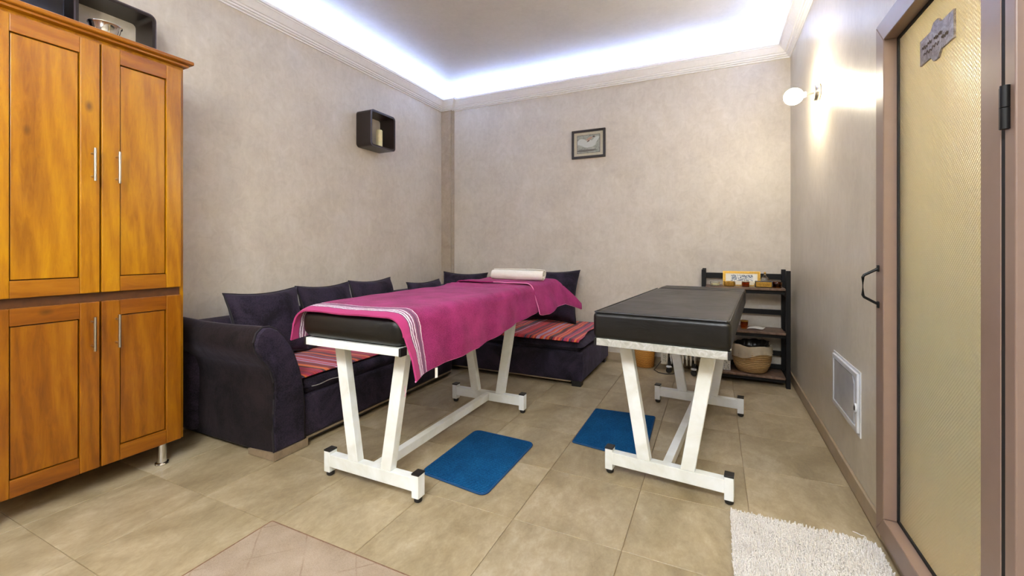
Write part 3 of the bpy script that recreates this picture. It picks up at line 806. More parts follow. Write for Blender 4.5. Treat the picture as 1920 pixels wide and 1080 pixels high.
def bl1(x, y, z):
    edge = SX1 - .035 - .10 * max(0, min(1, (y - 1.85) / .5)) * (1 if y < 2.4 else .8)
    X = min(x, SX1 - .03)
    zz = z + noise.noise(Vector((x * 5, y * 5, 1))) * .004
    over = max(0, x - (SX1 - .06)); zz -= over * over * 6
    return (x, y + .02 * math.sin(x * 9), zz)
bl = obj('striped_blanket', cloth(SX0 + .21, SX1 - .03, 1.765, 3.24, .3915, 30, 50, bl1), MAT['blanket1'], smooth=True)
tag(bl, 'red striped woven blanket spread on the seat of the long sofa', 'blanket', 'striped blankets')

# corner sofa on the back wall
s2 = thing('corner_sofa', 'low dark velvet corner sofa along the back wall on block feet', 'sofa', (-1.95, 3.93, 0))
CX0, CX1, CY0, CY1 = XL + .02, -.985, 3.43, YB - .06
bm = B(); box(bm, CX0, CX1, CY0, CY1, .045, .285, .018, 3)
for v in bm.verts:
    k = (v.co.z - .045) / .24
    if v.co.x > CX1 - .3: v.co.x += .0 * k
obj('base', bm, MAT['velvet'], s2)
bm = slab(B(), CX0 + .20, CX1 - .002, CY0 + .006, CY1 - .01, .281, .362, .03, 40, 24, .006, .005, 5)
cu = obj('seat_cushion', bm, MAT['velvet'], s2, angle=80)
bm = B(); box(bm, CX0, CX0 + .20, 3.335, CY1, .05, .715, .04, 4)
obj('backrest', bm, MAT['velvet'], s2)
for (x, y) in ((CX1 - .055, CY0 + .05), (CX1 - .055, CY1 - .06), (CX0 + .1, CY0 + .06), (CX0 + .1, CY1 - .06)):
    obj('foot', box(B(), x - .04, x + .04, y - .035, y + .035, 0, .047, .004), MAT['black_plastic'], s2, smooth=False)
obj('base_edge', box(B(), CX0 + .03, CX1 - .1, CY0 + .012, CY0 + .02, .036, .046), MAT['bare_wood'], s2, smooth=False)
def bl2(x, y, z):
    zz = z + noise.noise(Vector((x * 5, y * 5, 4))) * .004
    o = max(0, (CY0 + .05) - y); zz -= o * o * 10
    return (x - .05 * (y - CY0) + .012 * math.sin(y * 11), y, zz)
bl = obj('striped_blanket', cloth(CX0 + .30, CX1 - .035, CY0 + .012, CY1 - .03, .3845, 50, 30, bl2), MAT['blanket2'])
tag(bl, 'multicoloured red striped blanket spread on the corner sofa by the back wall', 'blanket', 'striped blankets')

# pillows
def pillow_mesh(w, h, t, seed=0, n=22):
    bm = B(); top, bot = [], []
    for i in range(n + 1):
        rt, rb = [], []
        for j in range(n + 1):
            u, v = -1 + 2 * i / n, -1 + 2 * j / n
            pinch = .12
            x = u * w / 2 * (1 - pinch * (1 - v * v)**1 * abs(u) ** 3); z = v * h / 2 * (1 - pinch * (1 - u * u) * abs(v) ** 3)
            k = ((1 - abs(u) ** 2.6) * (1 - abs(v) ** 2.6)) ** .5
            wr = noise.noise(Vector((u * 1.8 + seed, v * 1.8, seed))) * .022 * k
            e = .008
            rt.append(bm.verts.new((x, -(t / 2 * k + e) - wr, z))); rb.append(bm.verts.new((x, (t / 2 * k + e) - wr * .3, z)))
        top.append(rt); bot.append(rb)
    for i in range(n):
        for j in range(n):
            bm.faces.new((top[i][j], top[i][j + 1], top[i + 1][j + 1], top[i + 1][j])); bm.faces.new((bot[i][j], bot[i + 1][j], bot[i + 1][j + 1], bot[i][j + 1]))
    for j in range(n):
        bm.faces.new((top[0][j], bot[0][j], bot[0][j + 1], top[0][j + 1])); bm.faces.new((top[n][j], top[n][j + 1], bot[n][j + 1], bot[n][j]))
        bm.faces.new((top[j][0], top[j + 1][0], bot[j + 1][0], bot[j][0])); bm.faces.new((top[j][n], bot[j][n], bot[j + 1][n], top[j + 1][n]))
    return bm
def pillow(label, loc, rot, w, h, t, seed, group):
    """rot = (lean, yaw): the pillow's face looks to -y before yaw; its bottom edge centre is at loc"""
    M = Matrix.Translation(loc) @ Matrix.Rotation(rot[1], 4, 'Z') @ Matrix.Rotation(rot[0], 4, 'X') @ Matrix.Translation((0, 0, h / 2))
    r = thing('cushion', label, 'cushion', tuple(loc), 0, group)
    bm = pillow_mesh(w, h, t, seed); bmesh.ops.transform(bm, matrix=M, verts=bm.verts)
    c = obj('cover', bm, MAT['velvet'], r, angle=80)
    n = 40; ring = []
    pinch = .12
    for q in range(n):
        s = q / n * 4; k = int(s); f = -1 + 2 * (s - k)
        u, v = ((f, -1), (1, f), (-f, 1), (-1, -f))[k]
        x = u * w / 2 * (1 - pinch * (1 - v * v) * abs(u) ** 3); z = v * h / 2 * (1 - pinch * (1 - u * u) * abs(v) ** 3)
        ring.append(M @ Vector((x * 1.005, 0, z * 1.005)))
    obj('piping', tube(B(), ring, .0075, 8, True), MAT['pipe'], r)
    return r
GP = 'dark velvet scatter cushions'
Y90 = PI / 2
pillow('dark velvet cushion nearest the rolled arm of the long sofa', (-2.70, 1.965, .400), (-.28, Y90 + .02), .535, .47, .17, 1, GP)
pillow('dark velvet cushion in the middle of the long sofa', (-2.71, 2.490, .400), (-.30, Y90 - .02), .505, .475, .16, 2, GP)
pillow('dark velvet cushion at the far end of the long sofa', (-2.71, 3.005, .400), (-.28, Y90), .515, .48, .16, 3, GP)
pillow('dark velvet cushion low in the far corner against the left wall', (-2.70, 3.79, .375), (-.32, Y90), .56, .44, .16, 4, GP)
pillow('dark velvet cushion leaning on the back wall beside the corner pilaster', (-2.63, 4.19, .385), (-.22, -.03), .60, .49, .16, 5, GP)
pillow('large dark velvet cushion leaning on the back wall behind the white rolled towel', (-1.56, 4.17, .386), (-.25, .0), .60, .545, .17, 6, GP)

# ------------------------------------------------------------------ massage tables
def table_frame(root, capdark=True):
    """local frame: origin on the floor under the near trestle, +y runs along the table"""
    L = 1.165; H = .66
    for y in (0, L):
        obj('foot_beam', box(B(), -.255, .255, y - .022, y + .022, .052, .112, .002), MAT['white_steel'], root, smooth=False, local=True)
        for sx in (-1, 1):
            obj('post', box(B(), sx * .272 - .019, sx * .272 + .019, y - .024, y + .024, .024, .126, .002), MAT['white_steel'], root, smooth=False, local=True)
            obj('end_cap', box(B(), sx * .272 - .020, sx * .272 + .020, y - .025, y + .025, .1255, .134, .002), MAT['black_plastic'], root, smooth=False, local=True)
            bm = lathe(B(), [(0, 0), (.012, 0), (.018, .005), (.0195, .012), (.018, .020), (.012, .026), (0, .026)], (sx * .272, y, 0), 20)
            obj('glide', bm, MAT['black_plastic'], root, local=True)
            xb, xt = sx * .100, sx * .190
            w, d = .031, .021
            bm = B(); q = []
            for (xx, zz) in ((xb, .1125), (xt, H)):
                q.append([bm.verts.new((xx + a * w, y + b * d, zz)) for a, b in ((-1, -1), (1, -1), (1, 1), (-1, 1))])
            for k in range(4): bm.faces.new((q[0][k], q[0][(k + 1) % 4], q[1][(k + 1) % 4], q[1][k]))
            bm.faces.new(q[0]); bm.faces.new(q[1]); bmesh.ops.bevel(bm, geom=list(bm.edges), offset=.002, segments=1, affect='EDGES')
            obj('leg', bm, MAT['white_steel'], root, smooth=False, local=True)
        obj('crossbar', box(B(), -.28, .28, y - .020, y + .020, H, H + .040, .002), MAT['white_steel'], root, smooth=False, local=True)
    obj('stretcher', box(B(), -.020, .020, .022, L - .022, .058, .104, .002), MAT['white_steel'], root, smooth=False, local=True)
def mattress(bm, x0, x1, y0, y1, z0, z1, r):
    nx, ny = 14, 30
    slabm = box(bm, x0, x1, y0, y1, z0, z1, r, 5); return slabm

t1 = thing('massage_table', 'white steel massage table under the magenta towel, beside the sofa', 'massage table', (-1.484, 1.578, 0), 0, 'massage tables')
table_frame(t1)
t2 = thing('massage_table', 'white steel massage table with a bare black leatherette top, in front of the rack', 'massage table', (-.2155, 2.180, 0), math.radians(-4.9), 'massage tables')
table_frame(t2)
for t, y0, y1, tp in ((t1, -.140, 1.86, MAT['white_steel']), (t2, -.192, 1.51, MAT['tape'])):
    obj('end_rail', box(B(), -.278, .278, y0, y0 + .040, .684, .7185, .002), tp, t, smooth=False, local=True)
    obj('end_rail', box(B(), -.278, .278, y1 - .10, y1 - .06, .684, .7185, .002), MAT['white_steel'], t, smooth=False, local=True)
    for s in (-1, 1):
        obj('side_rail', box(B(), s * .25 - .02, s * .25 + .02, y0 + .042, y1 - .102, .668, .704, .002) if False else box(B(), s * .25 - .018, s * .25 + .018, y0 + .0405, y1 - .1005, .7003, .7180), MAT['white_steel'], t, smooth=False, local=True)
        obj('rail_cap', box(B(), s * .278 - (0 if s > 0 else .012), s * .278 + (.012 if s > 0 else 0), y0 - .001, y0 + .041, .683, .718, .002), MAT['black_plastic'], t, smooth=False, local=True)
obj('mattress', box(B(), -.305, .305, -.158, 1.90, .719, .855, .055, 6), MAT['leather'], t1, local=True)
def soft_top(x0, x1, y0, y1, z0, z1, r, seed):
    bm = B(); box(bm, x0, x1, y0, y1, z0, z1, r, 5)
    bmesh.ops.subdivide_edges(bm, edges=[e for e in bm.edges if e.calc_length() > .1], cuts=26, use_grid_fill=True)
    for v in bm.verts:
        if v.co.z > z1 - .002:
            v.co.z += noise.noise(Vector((v.co.x * 3 + seed, v.co.y * 4, 0))) * .004
            d = abs(v.co.y - (y1 - .10 - .05 * v.co.x)); v.co.z -= .007 * math.exp(-(d / .012) ** 2)
            d = abs(v.co.y - (y1 - .22 + .12 * v.co.x)); v.co.z -= .005 * math.exp(-(d / .014) ** 2)
    return bm
mm = obj('mattress', soft_top(-.292, .292, -.205, 1.235, .719, .842, .022, 3), MAT['leather'], t2, local=True, angle=60)
obj('head_section', soft_top(-.292, .292, 1.245, 1.53, .719, .842, .022, 8), MAT['leather'], t2, local=True, angle=60)
obj('piping', tube(B(), [(-.283, 1.20, .842), (-.285, -.19, .842), (-.275, -.199, .842), (.275, -.199, .842), (.285, -.19, .842), (.283, 1.20, .842)], .0035, 8), MAT['black_plastic'], mm, local=True)

# magenta towel: cross-section walked over the mattress, y along the table
def towel(y0, y1, ny, xl, xr, ztop, hang_l, hang_r, rf=lambda y: .045, seed=0, flare=None, front=None, uvy=True, amp=.006, th=.008):
    bm = B(); uvl = bm.loops.layers.uv.new('UVMap'); g = []; nc = 64
    for j in range(ny + 1):
        y = y0 + (y1 - y0) * j / ny
        r = rf(y); hl, hr = hang_l(y), hang_r(y); a = PI / 2 * r
        W_ = xr - xl - 2 * r; tot = hl + a + W_ + a + hr; row = []
        for i in range(nc + 1):
            s = tot * i / nc
            if s < hl: d = hl - s; x, z, side = xl, ztop - r - d, -1
            elif s < hl + a: t = (s - hl) / r; x, z, side = xl + r - r * math.cos(t), ztop - r + r * math.sin(t), 0; d = 0
            elif s < hl + a + W_: x, z, side, d = xl + r + s - hl - a, ztop, 0, 0
            elif s < hl + a + W_ + a: t = (s - hl - a - W_) / r; x, z, side, d = xr - r + r * math.sin(t), ztop - r + r * math.cos(t), 0, 0
            else: d = s - (hl + a + W_ + a); x, z, side = xr, ztop - r - d, 1
            if side:
                k = min(1, d / .1)
                x += side * (k * (.010 + .007 * math.sin(y * 14 + seed) + .004 * math.sin(y * 31 + seed * 2)) + .02 * d)
            else: z += amp * noise.noise(Vector((x * 5 + seed, y * 5, seed))) + .5 * amp
            if flare: x, yy, z = flare(x, y, z, d, side)
            else: yy = y
            if front: x, yy, z = front(x, yy, z, d, side, j / ny)
            row.append((bm.verts.new((x, yy, z)), (s, y - y0)))
        g.append(row)
    for j in range(ny):
        for i in range(nc):
            q = (g[j][i], g[j][i + 1], g[j + 1][i + 1], g[j + 1][i])
            f = bm.faces.new([v[0] for v in q])
            for lp_, v in zip(f.loops, q): lp_[uvl].uv = v[1]
    loop_r = [row[-1][0].co.copy() for row in g]; loop_f = [v[0].co.copy() for v in g[0]]; loop_b = [v[0].co.copy() for v in g[-1]]
    bmesh.ops.recalc_face_normals(bm, faces=bm.faces)
    bmesh.ops.solidify(bm, geom=list(bm.faces), thickness=-th)
    return bm, loop_r, loop_f, loop_b
def lerp(pts, y):
    if y <= pts[0][0]: return pts[0][1]
    for (a, va), (b, vb) in zip(pts, pts[1:]):
        if y <= b: return va + (vb - va) * (y - a) / (b - a)
    return pts[-1][1]
ZT = .866
def fr1(x, y, z, d, side, t):
    # the near end sags a little over the mattress edge
    if side == 1: x += .035 * min(1, d / .18) * math.exp(-(y - 1.43) / .22)
    k = math.exp(-(y - 1.410) / .035)
    z2 = z - (.020 * k if side == 0 else 0)
    if side == 0:   # crumples around the head end
        z2 += .010 * math.exp(-((y - 2.78 - .30 * (x + 1.5)) / .022) ** 2) + .008 * math.exp(-((y - 2.62 + .10 * (x + 1.5)) / .02) ** 2)
    return x, y, z2
hr1 = [(1.41, .180), (1.47, .180), (1.74, .195), (2.0, .200), (2.5, .150), (2.85, .125)]
bm, lr, lf, lb = towel(1.408, 2.86, 110, -1.806, -1.158, ZT, lambda y: .08, lambda y: lerp(hr1, y), rf=lambda y: .048 + .032 * math.exp(-(y - 1.432) / .25), seed=1, front=fr1)
tw = thing('magenta_towel', 'large magenta towel with striped border draped over the near end of the massage table', 'towel', (-1.484, 2.15, .86), 0, 'magenta towels')
obj('cloth', bm, MAT['towel_band'], tw, angle=70)
obj('hem', tube(B(), [p + Vector((.001, 0, -.001)) for p in lr], .0035, 6), MAT['hem'], tw)
bm = box(B(), -.0065, .0065, 0, .0016, -.036, .008); M_ = Matrix.Translation((-1.128, 1.60, .599)) @ Matrix.Rotation(1.2, 4, 'Z')
bmesh.ops.transform(bm, matrix=M_, verts=bm.verts)
obj('care_label', bm, MAT['paper'], tw, smooth=False)
obj('loose_thread', tube(B(), [(-1.135, 1.392, .585), (-1.136, 1.393, .565), (-1.131, 1.394, .555), (-1.136, 1.392, .540)], .0012, 5), MAT['hem'], tw)
# second towel folded across the head end
def fl2(x, y, z, d, side):
    t = (y - 2.80) / .62
    if side == 1:
        k = min(1, d / .16)
        x += k * (.035 * (1 - t) + .085 * max(0, t) ** 1.5); z += .0
        y += k * .14 * t
    z += .006 * math.exp(-((y - 2.815) / .02) ** 2)
    if side == 0: z -= .02 * max(0, t - .92) / .08
    return x, y, z
bm, lr2, lf2, lb2 = towel(2.815, 3.455, 50, -1.812, -1.158, ZT + .014, lambda y: .08, lambda y: lerp([(2.8, .150), (2.95, .165), (3.1, .135), (3.25, .130), (3.455, .205)], y), rf=lambda y: .055, seed=4, flare=fl2, amp=.009)
tw2 = thing('magenta_towel', 'magenta towel folded across the far head end under the white rolled towel', 'towel', (-1.484, 3.13, .87), 0, 'magenta towels')
obj('cloth', bm, MAT['magenta'], tw2, angle=70)
obj('hem', tube(B(), [p + Vector((.001, 0, -.001)) for p in lr2], .0035, 6), MAT['hem'], tw2)
obj('hem', tube(B(), [p + Vector((0, -.002, .002)) for p in lf2[30:]], .0035, 6), MAT['hem'], tw2)
obj('hem', tube(B(), [p + Vector((0, .002, .000)) for p in lb2[48:]], .0035, 6), MAT['hem'], tw2)

# rolled white towel
rt = thing('rolled_towel', 'white towel rolled up on the magenta towel at the head end', 'towel', (-1.40, 3.07, .885))
bm = B(); spiral = []; N = 90
for i in range(N + 1):
    a = i / N * 2 * PI * 3.2; r = .010 + .043 * i / N
    spiral.append((r * math.cos(a), r * math.sin(a) * .90))
xs = [-.235 + .47 * k / 24 for k in range(25)]
cols = []
for k, x in enumerate(xs):
    e = abs(x) / .235; sc = 1 - .10 * e ** 6; zb = .008 * math.sin(x * 9) * 1
    row = []
    for i, (a, b) in enumerate(spiral):
        s2_ = sc * (1 + .05 * noise.noise(Vector((x * 8, a * 30, b * 30))))
        dx = .004 * math.sin(i * .3) if abs(x) > .2 else 0
        row.append(bm.verts.new((-1.400 + x * .94 + dx, 3.07 + x * -.02 + a * s2_, .936 + b * s2_)))
    cols.append(row)
for k in range(24):
    for i in range(N): bm.faces.new((cols[k][i], cols[k][i + 1], cols[k + 1][i + 1], cols[k + 1][i]))
bmesh.ops.recalc_face_normals(bm, faces=bm.faces); bmesh.ops.solidify(bm, geom=list(bm.faces), thickness=.006)
obj('roll', bm, MAT['white_towel'], rt, angle=60)

# ------------------------------------------------------------------ mats and rugs
def mat_(name, label, corners, mat, edge, th, group=None, rad=.03):
    """corners: four floor points in order; a thin padded mat with a bound edge"""
    c = sum((Vector(p) for p in corners), Vector((0, 0))) / 4
    t = thing(name, label, 'mat', (c.x, c.y, 0), 0, group)
    pts = []
    n = 4
    for i in range(4):
        p0, p1, p2 = Vector(corners[i - 1]), Vector(corners[i]), Vector(corners[(i + 1) % 4])
        a = p1 + (p0 - p1).normalized() * rad; b = p1 + (p2 - p1).normalized() * rad
        for k in range(6):
            s = k / 5; pts.append(a * (1 - s) ** 2 + p1 * 2 * s * (1 - s) + b * s * s)
    bm = B(); lo = [bm.verts.new((p.x, p.y, .0008)) for p in pts]; mi = [bm.verts.new((p.x, p.y, th * .6)) for p in pts]
    hi = [bm.verts.new((p.x + (c.x - p.x) * .02, p.y + (c.y - p.y) * .02, th)) for p in pts]; n = len(pts)
    for i in range(n):
        j = (i + 1) % n
        bm.faces.new((lo[i], lo[j], mi[j], mi[i])); bm.faces.new((mi[i], mi[j], hi[j], hi[i]))
    bm.faces.new(hi); bm.faces.new(lo[::-1])
    obj('pile', bm, mat, t, angle=50)
    ring = [(p.x + (c.x - p.x) * .006, p.y + (c.y - p.y) * .006, th * .55) for p in pts]
    dense = []
    for i in range(n):
        a, b = Vector(ring[i]), Vector(ring[(i + 1) % n]); m = max(1, int((b - a).length / .03))
        for k in range(m): dense.append(a.lerp(b, k / m))
    obj('binding', tube(B(), dense, th * .5, 6, True), edge, t)
    return t
mat_('bath_mat', 'teal blue ribbed bath mat beside the near left massage table foot', [(-1.352, 2.344), (-.954, 2.329), (-.957, 1.735), (-1.352, 1.781)], MAT['blue'], MAT['blue_edge'], .010, 'blue bath mats', .045)
mat_('bath_mat', 'teal blue ribbed bath mat partly behind the bare massage table legs', [(-.766, 3.015), (-.369, 3.043), (-.345, 2.385), (-.760, 2.440)], MAT['blue'], MAT['blue_edge'], .010, 'blue bath mats', .012)
mat_('rug', 'beige low pile rug with a faint diamond pattern in front of the wardrobe', [(-1.674, 1.202), (-.50, 1.202), (-.50, .40), (-1.674, .40)], MAT['rug'], MAT['rug_edge'], .007, None, .008)
# shag mat: real tufts
sh = thing('shag_mat', 'off-white shaggy mat on the floor by the glass door', 'mat', (.31, 1.75, 0))
def shag_in(x, y):
    x0, x1, y0, y1, r = .058, .560, 1.28, 2.086, .045
    if not (x0 < x < x1 and y0 < y < y1): return False
    dx, dy = max(0, x - (x1 - r)), max(0, y - (y1 - r))
    return dx * dx + dy * dy < r * r
bm = B(); pts = rrect(.500, .804, .03, 5, .309, 1.683)
prism(bm, pts, lambda x, y: (x, y, .001), lambda x, y: (x, y, .009)); obj('backing', bm, MAT['shag'], sh, smooth=False)
rnd = random.Random(3); verts, faces = [], []
step = .0062; x = .06
while x < .56:
    y = 1.285
    while y < 2.085:
        px, py = x + rnd.uniform(-.003, .003), y + rnd.uniform(-.003, .003)
        if shag_in(px, py):
            a = rnd.uniform(0, 2 * PI); lean = rnd.uniform(.001, .007); h = rnd.uniform(.016, .025); r = rnd.uniform(.0026, .0036)
            lx, ly = px + lean * math.cos(a), py + lean * math.sin(a); b = len(verts)
            for k in range(4): verts.append((px + r * math.cos(a + k * PI / 2), py + r * math.sin(a + k * PI / 2), .008))
            for k in range(4): verts.append((lx + r * .8 * math.cos(a + k * PI / 2), ly + r * .8 * math.sin(a + k * PI / 2), h))
            verts.append((lx, ly, h + .0025))
            for k in range(4):
                faces.append((b + k, b + (k + 1) % 4, b + 4 + (k + 1) % 4, b + 4 + k)); faces.append((b + 4 + k, b + 4 + (k + 1) % 4, b + 8))
        y += step
    x += step
me = bpy.data.meshes.new('pile'); O = Vector((.31, 1.75, 0)); me.from_pydata([tuple(Vector(v) - O) for v in verts], [], faces); me.materials.append(MAT['shag'])
o = bpy.data.objects.new('pile', me); COL.objects.link(o); o.parent = sh; o['kind'] = 'stuff'
tag(obj('thread', tube(B(), [(.499, 2.155, .002), (.512, 2.150, .002), (.523, 2.140, .002), (.532, 2.142, .002), (.537, 2.132, .002), (.528, 2.128, .002)], .0013, 6), MAT['paper']), 'curled bit of white thread on the floor by the right baseboard', 'thread')

# ------------------------------------------------------------------ rack in the corner
RX0, RX1, RY0, RY1 = -.110, .551, 4.115, 4.425
rk = thing('shelf_rack', 'low black framed rack with three brown wooden shelves in the right corner', 'rack', ((RX0 + RX1) / 2, (RY0 + RY1) / 2, 0))
for x in (RX0, RX1 - .032):
    obj('post', box(B(), x, x + .032, RY0, RY0 + .035, 0, .958, .002), MAT['black_iron'], rk, smooth=False)
    obj('post', box(B(), x, x + .032, RY1 - .035, RY1, 0, .958, .002), MAT['black_iron'], rk, smooth=False)
    for z in (.10, .44, .79): obj('side_rail', box(B(), x + .006, x + .026, RY0 + .035, RY1 - .035, z - .052, z - .014), MAT['black_iron'], rk, smooth=False)
for (z0, z1) in ((.868, .918), (.560, .604), (.205, .246), (.088, .128)):
    obj('back_rail', box(B(), RX0 + .032, RX1 - .032, RY1 - .030, RY1 - .012, z0, z1, .002), MAT['black_iron'], rk, smooth=False)
for z in (.812, .450, .086):
    obj('shelf', box(B(), RX0 + .033, RX1 - .033, RY0 + .004, RY1 - .036, z - .018, z, .002), MAT['rackwood'], rk, smooth=False)
for z in (.812, .450, .086): obj('front_rail', box(B(), RX0 + .033, RX1 - .033, RY0 + .036, RY0 + .05, z - .05, z - .0185), MAT['black_iron'], rk, smooth=False)
Z1, Z2, Z3 = .8125, .4505, .0865
# gold framed print leaning on the back rail
gf = thing('gilt_frame', 'wide gilt framed print standing on the top shelf of the rack', 'picture', (.21, 4.37, Z1))
M_ = Matrix.Translation((.209, 4.352, Z1)) @ Matrix.Rotation(-.10, 4, 'X')
o4 = [(.148, .125), (-.148, .125), (-.148, 0), (.148, 0)]; i4 = [(.126, .104), (-.126, .104), (-.126, .021), (.126, .021)]
bm = ringframe(B(), o4, i4, lambda x, z, y: M_ @ Vector((x, y, z)), 0, .014)
obj('frame', bm, MAT['gold'], gf, smooth=False)
bm = B()
for k in range(27):
    xx = -.137 + k * .01054
    for zz in (.1145, .0085): bmesh.ops.create_icosphere(bm, subdivisions=1, radius=.0042, matrix=M_ @ Matrix.Translation((xx, -.001, zz)))
for k in range(8):
    zz = .022 + k * .0117
    for xx in (-.137, .137): bmesh.ops.create_icosphere(bm, subdivisions=1, radius=.0042, matrix=M_ @ Matrix.Translation((xx, -.001, zz)))
o = obj('beading', bm, MAT['gold'], gf); o['kind'] = 'stuff'
def toile():
    m = NT('blue_grey_figured_print'); tc = m.n('ShaderNodeTexCoord'); sp = m.n('ShaderNodeSeparateXYZ'); m.l(tc.outputs['Generated'], sp.inputs[0])
    n = m.noise(m.coord(), 55, 4, .7, 1.5)
    inb = None
    def rng(o, a, b):
        return m.math('MULTIPLY', m.math('GREATER_THAN', o, a), m.math('LESS_THAN', o, b))
    inb = m.math('MULTIPLY', rng(sp.outputs[0], .17, .86), rng(sp.outputs[2], .05, .86))
    dk = m.ramp(n, [(.40, srgb(70, 84, 110)), (.47, srgb(130, 140, 150)), (.54, srgb(232, 232, 224))])
    m.color(m.mix(inb, srgb(236, 232, 216), dk)); m.set(Roughness=.4); return m.m
bm = B(); box(bm, -.127, .127, .004, .008, .020, .105, M=M_); obj('print', bm, toile(), gf, smooth=False)
def jar(name, label, x, y, z, r, h, mat, lidmat=None, cat='jar', wax=None):
    t = thing(name, label, cat, (x, y, z))
    bm = lathe(B(), [(0, 0), (r * .86, 0), (r * .95, h * .08), (r, h * .5), (r, h * .97), (r * .97, h), (r * .90, h), (r * .90, h * .12), (0, h * .10)], (x, y, z), 28)
    obj('body', bm, mat, t)
    if wax: obj('wax', lathe(B(), [(0, h * .13), (r * .87, h * .13), (r * .87, h * .6), (0, h * .6)], (x, y, z), 24), wax, t)
    if lidmat: obj('lid', lathe(B(), [(0, 0), (r * 1.04, 0), (r * 1.06, h * .05), (r * 1.04, h * .14), (r * .5, h * .2), (0, h * .22)], (x, y, z + h + .0004), 28), lidmat, t)
    return t
jar('glass_dish', 'small clear glass dish at the left end of the rack top shelf', -.005, 4.215, Z1, .040, .036, MAT['clear_glass'], None, 'dish', MAT['candle'])
t = thing('fluted_dish', 'fluted gilt dish on the rack top shelf at the left foot of the gilt frame', 'dish', (.108, 4.22, Z1))
bm = B(); prof2 = [(0, .0), (.034, 0), (.040, .006), (.043, .034), (.041, .042), (.036, .042), (.035, .012), (0, .010)]; seg = 56; rings = []
for (r, h) in prof2:
    rings.append([bm.verts.new((.108 + (r + (.0022 * (k % 2) if r > .03 else 0)) * math.cos(2 * PI * k / seg), 4.22 + (r + (.0022 * (k % 2) if r > .03 else 0)) * math.sin(2 * PI * k / seg), Z1 + h)) for k in range(seg)])
for a, b in zip(rings, rings[1:]):
    for k in range(seg): bm.faces.new((a[k], a[(k + 1) % seg], b[(k + 1) % seg], b[k]))
bmesh.ops.remove_doubles(bm, verts=bm.verts, dist=1e-6)
obj('body', bm, MAT['gold'], t); obj('wax', cyl(B(), (.108, 4.22, Z1 + .012), (.108, 4.22, Z1 + .034), .034), MAT['candle'], t)
def carton(name, label, x0, x1, y0, y1, z0, h, mat, band):
    t = thing(name, label, 'box', ((x0 + x1) / 2, (y0 + y1) / 2, z0))
    obj('body', box(B(), x0, x1, y0, y1, z0, z0 + h, .002), mat, t, smooth=False)
    obj('trim_band', box(B(), x0 - .0008, x1 + .0008, y0 - .0008, y1 + .0008, z0 + .003, z0 + .003 + h * .22), band, t, smooth=False)
    return t
carton('small_carton', 'small cream and gold carton between the fluted dish and the amber jar', .158, .205, 4.24, 4.29, Z1, .044, MAT['card'], MAT['gold'])
jar('amber_jar', 'amber glass candle jar with a metal lid in front of the gilt frame', .234, 4.205, Z1, .029, .040, MAT['amber_glass'], MAT['steel'], 'jar', MAT['candle'])
carton('small_carton', 'small cream and gold carton between the amber jar and the gold box', .266, .300, 4.24, 4.29, Z1, .044, MAT['card'], MAT['gold'])
gb = thing('gold_box', 'flat ornate gold box on the right half of the rack top shelf', 'box', (.366, 4.20, Z1))
obj('body', box(B(), .305, .427, 4.165, 4.235, Z1, Z1 + .052, .003), MAT['dark_brown'], gb, smooth=False)
obj('front_plaque', box(B(), .309, .423, 4.1625, 4.1655, Z1 + .006, Z1 + .046, .001), MAT['gold'], gb, smooth=False)
bm = tube(B(), [(.318 + .096 * k / 40, 4.1615, Z1 + .028 + .009 * math.sin(k * .9)) for k in range(41)], .0022, 6)
obj('scrollwork', bm, MAT['gold'], gb)
pb_ = thing('perfume_bottle', 'clear glass bottle with a gold stopper behind the gold box on the rack', 'bottle', (.385, 4.29, Z1))
obj('bottle', lathe(B(), [(0, 0), (.028, 0), (.032, .006), (.032, .060), (.026, .078), (.010, .088), (.008, .100), (.010, .104), (0, .104)], (.385, 4.29, Z1), 24), MAT['clear_glass'], pb_)
obj('stopper', lathe(B(), [(0, 0), (.006, 0), (.007, .004), (.010, .012), (.006, .021), (0, .024)], (.385, 4.29, Z1 + .1045), 18), MAT['gold'], pb_)
jar('amber_pot', 'dark amber glass pot at the right end of the rack top shelf', .466, 4.20, Z1, .034, .050, MAT['amber_glass'], None, 'jar', MAT['dark_brown'])
jar('amber_jar', 'tall amber glass jar on the middle rack shelf beside the folded paper', .225, 4.235, Z2, .030, .060, MAT['amber_glass'], MAT['gold'], 'jar', MAT['candle'])
bm = cloth(.255, .375, 4.20, 4.31, Z2 + .004, 12, 10, lambda x, y, z: (x + .25 * (y - 4.25), y, z + .006 * abs(math.sin((x - .255) * 30)) + .002), .002)
tag(obj('folded_paper', bm, MAT['paper']), 'crumpled white paper sheet lying on the middle rack shelf', 'paper')
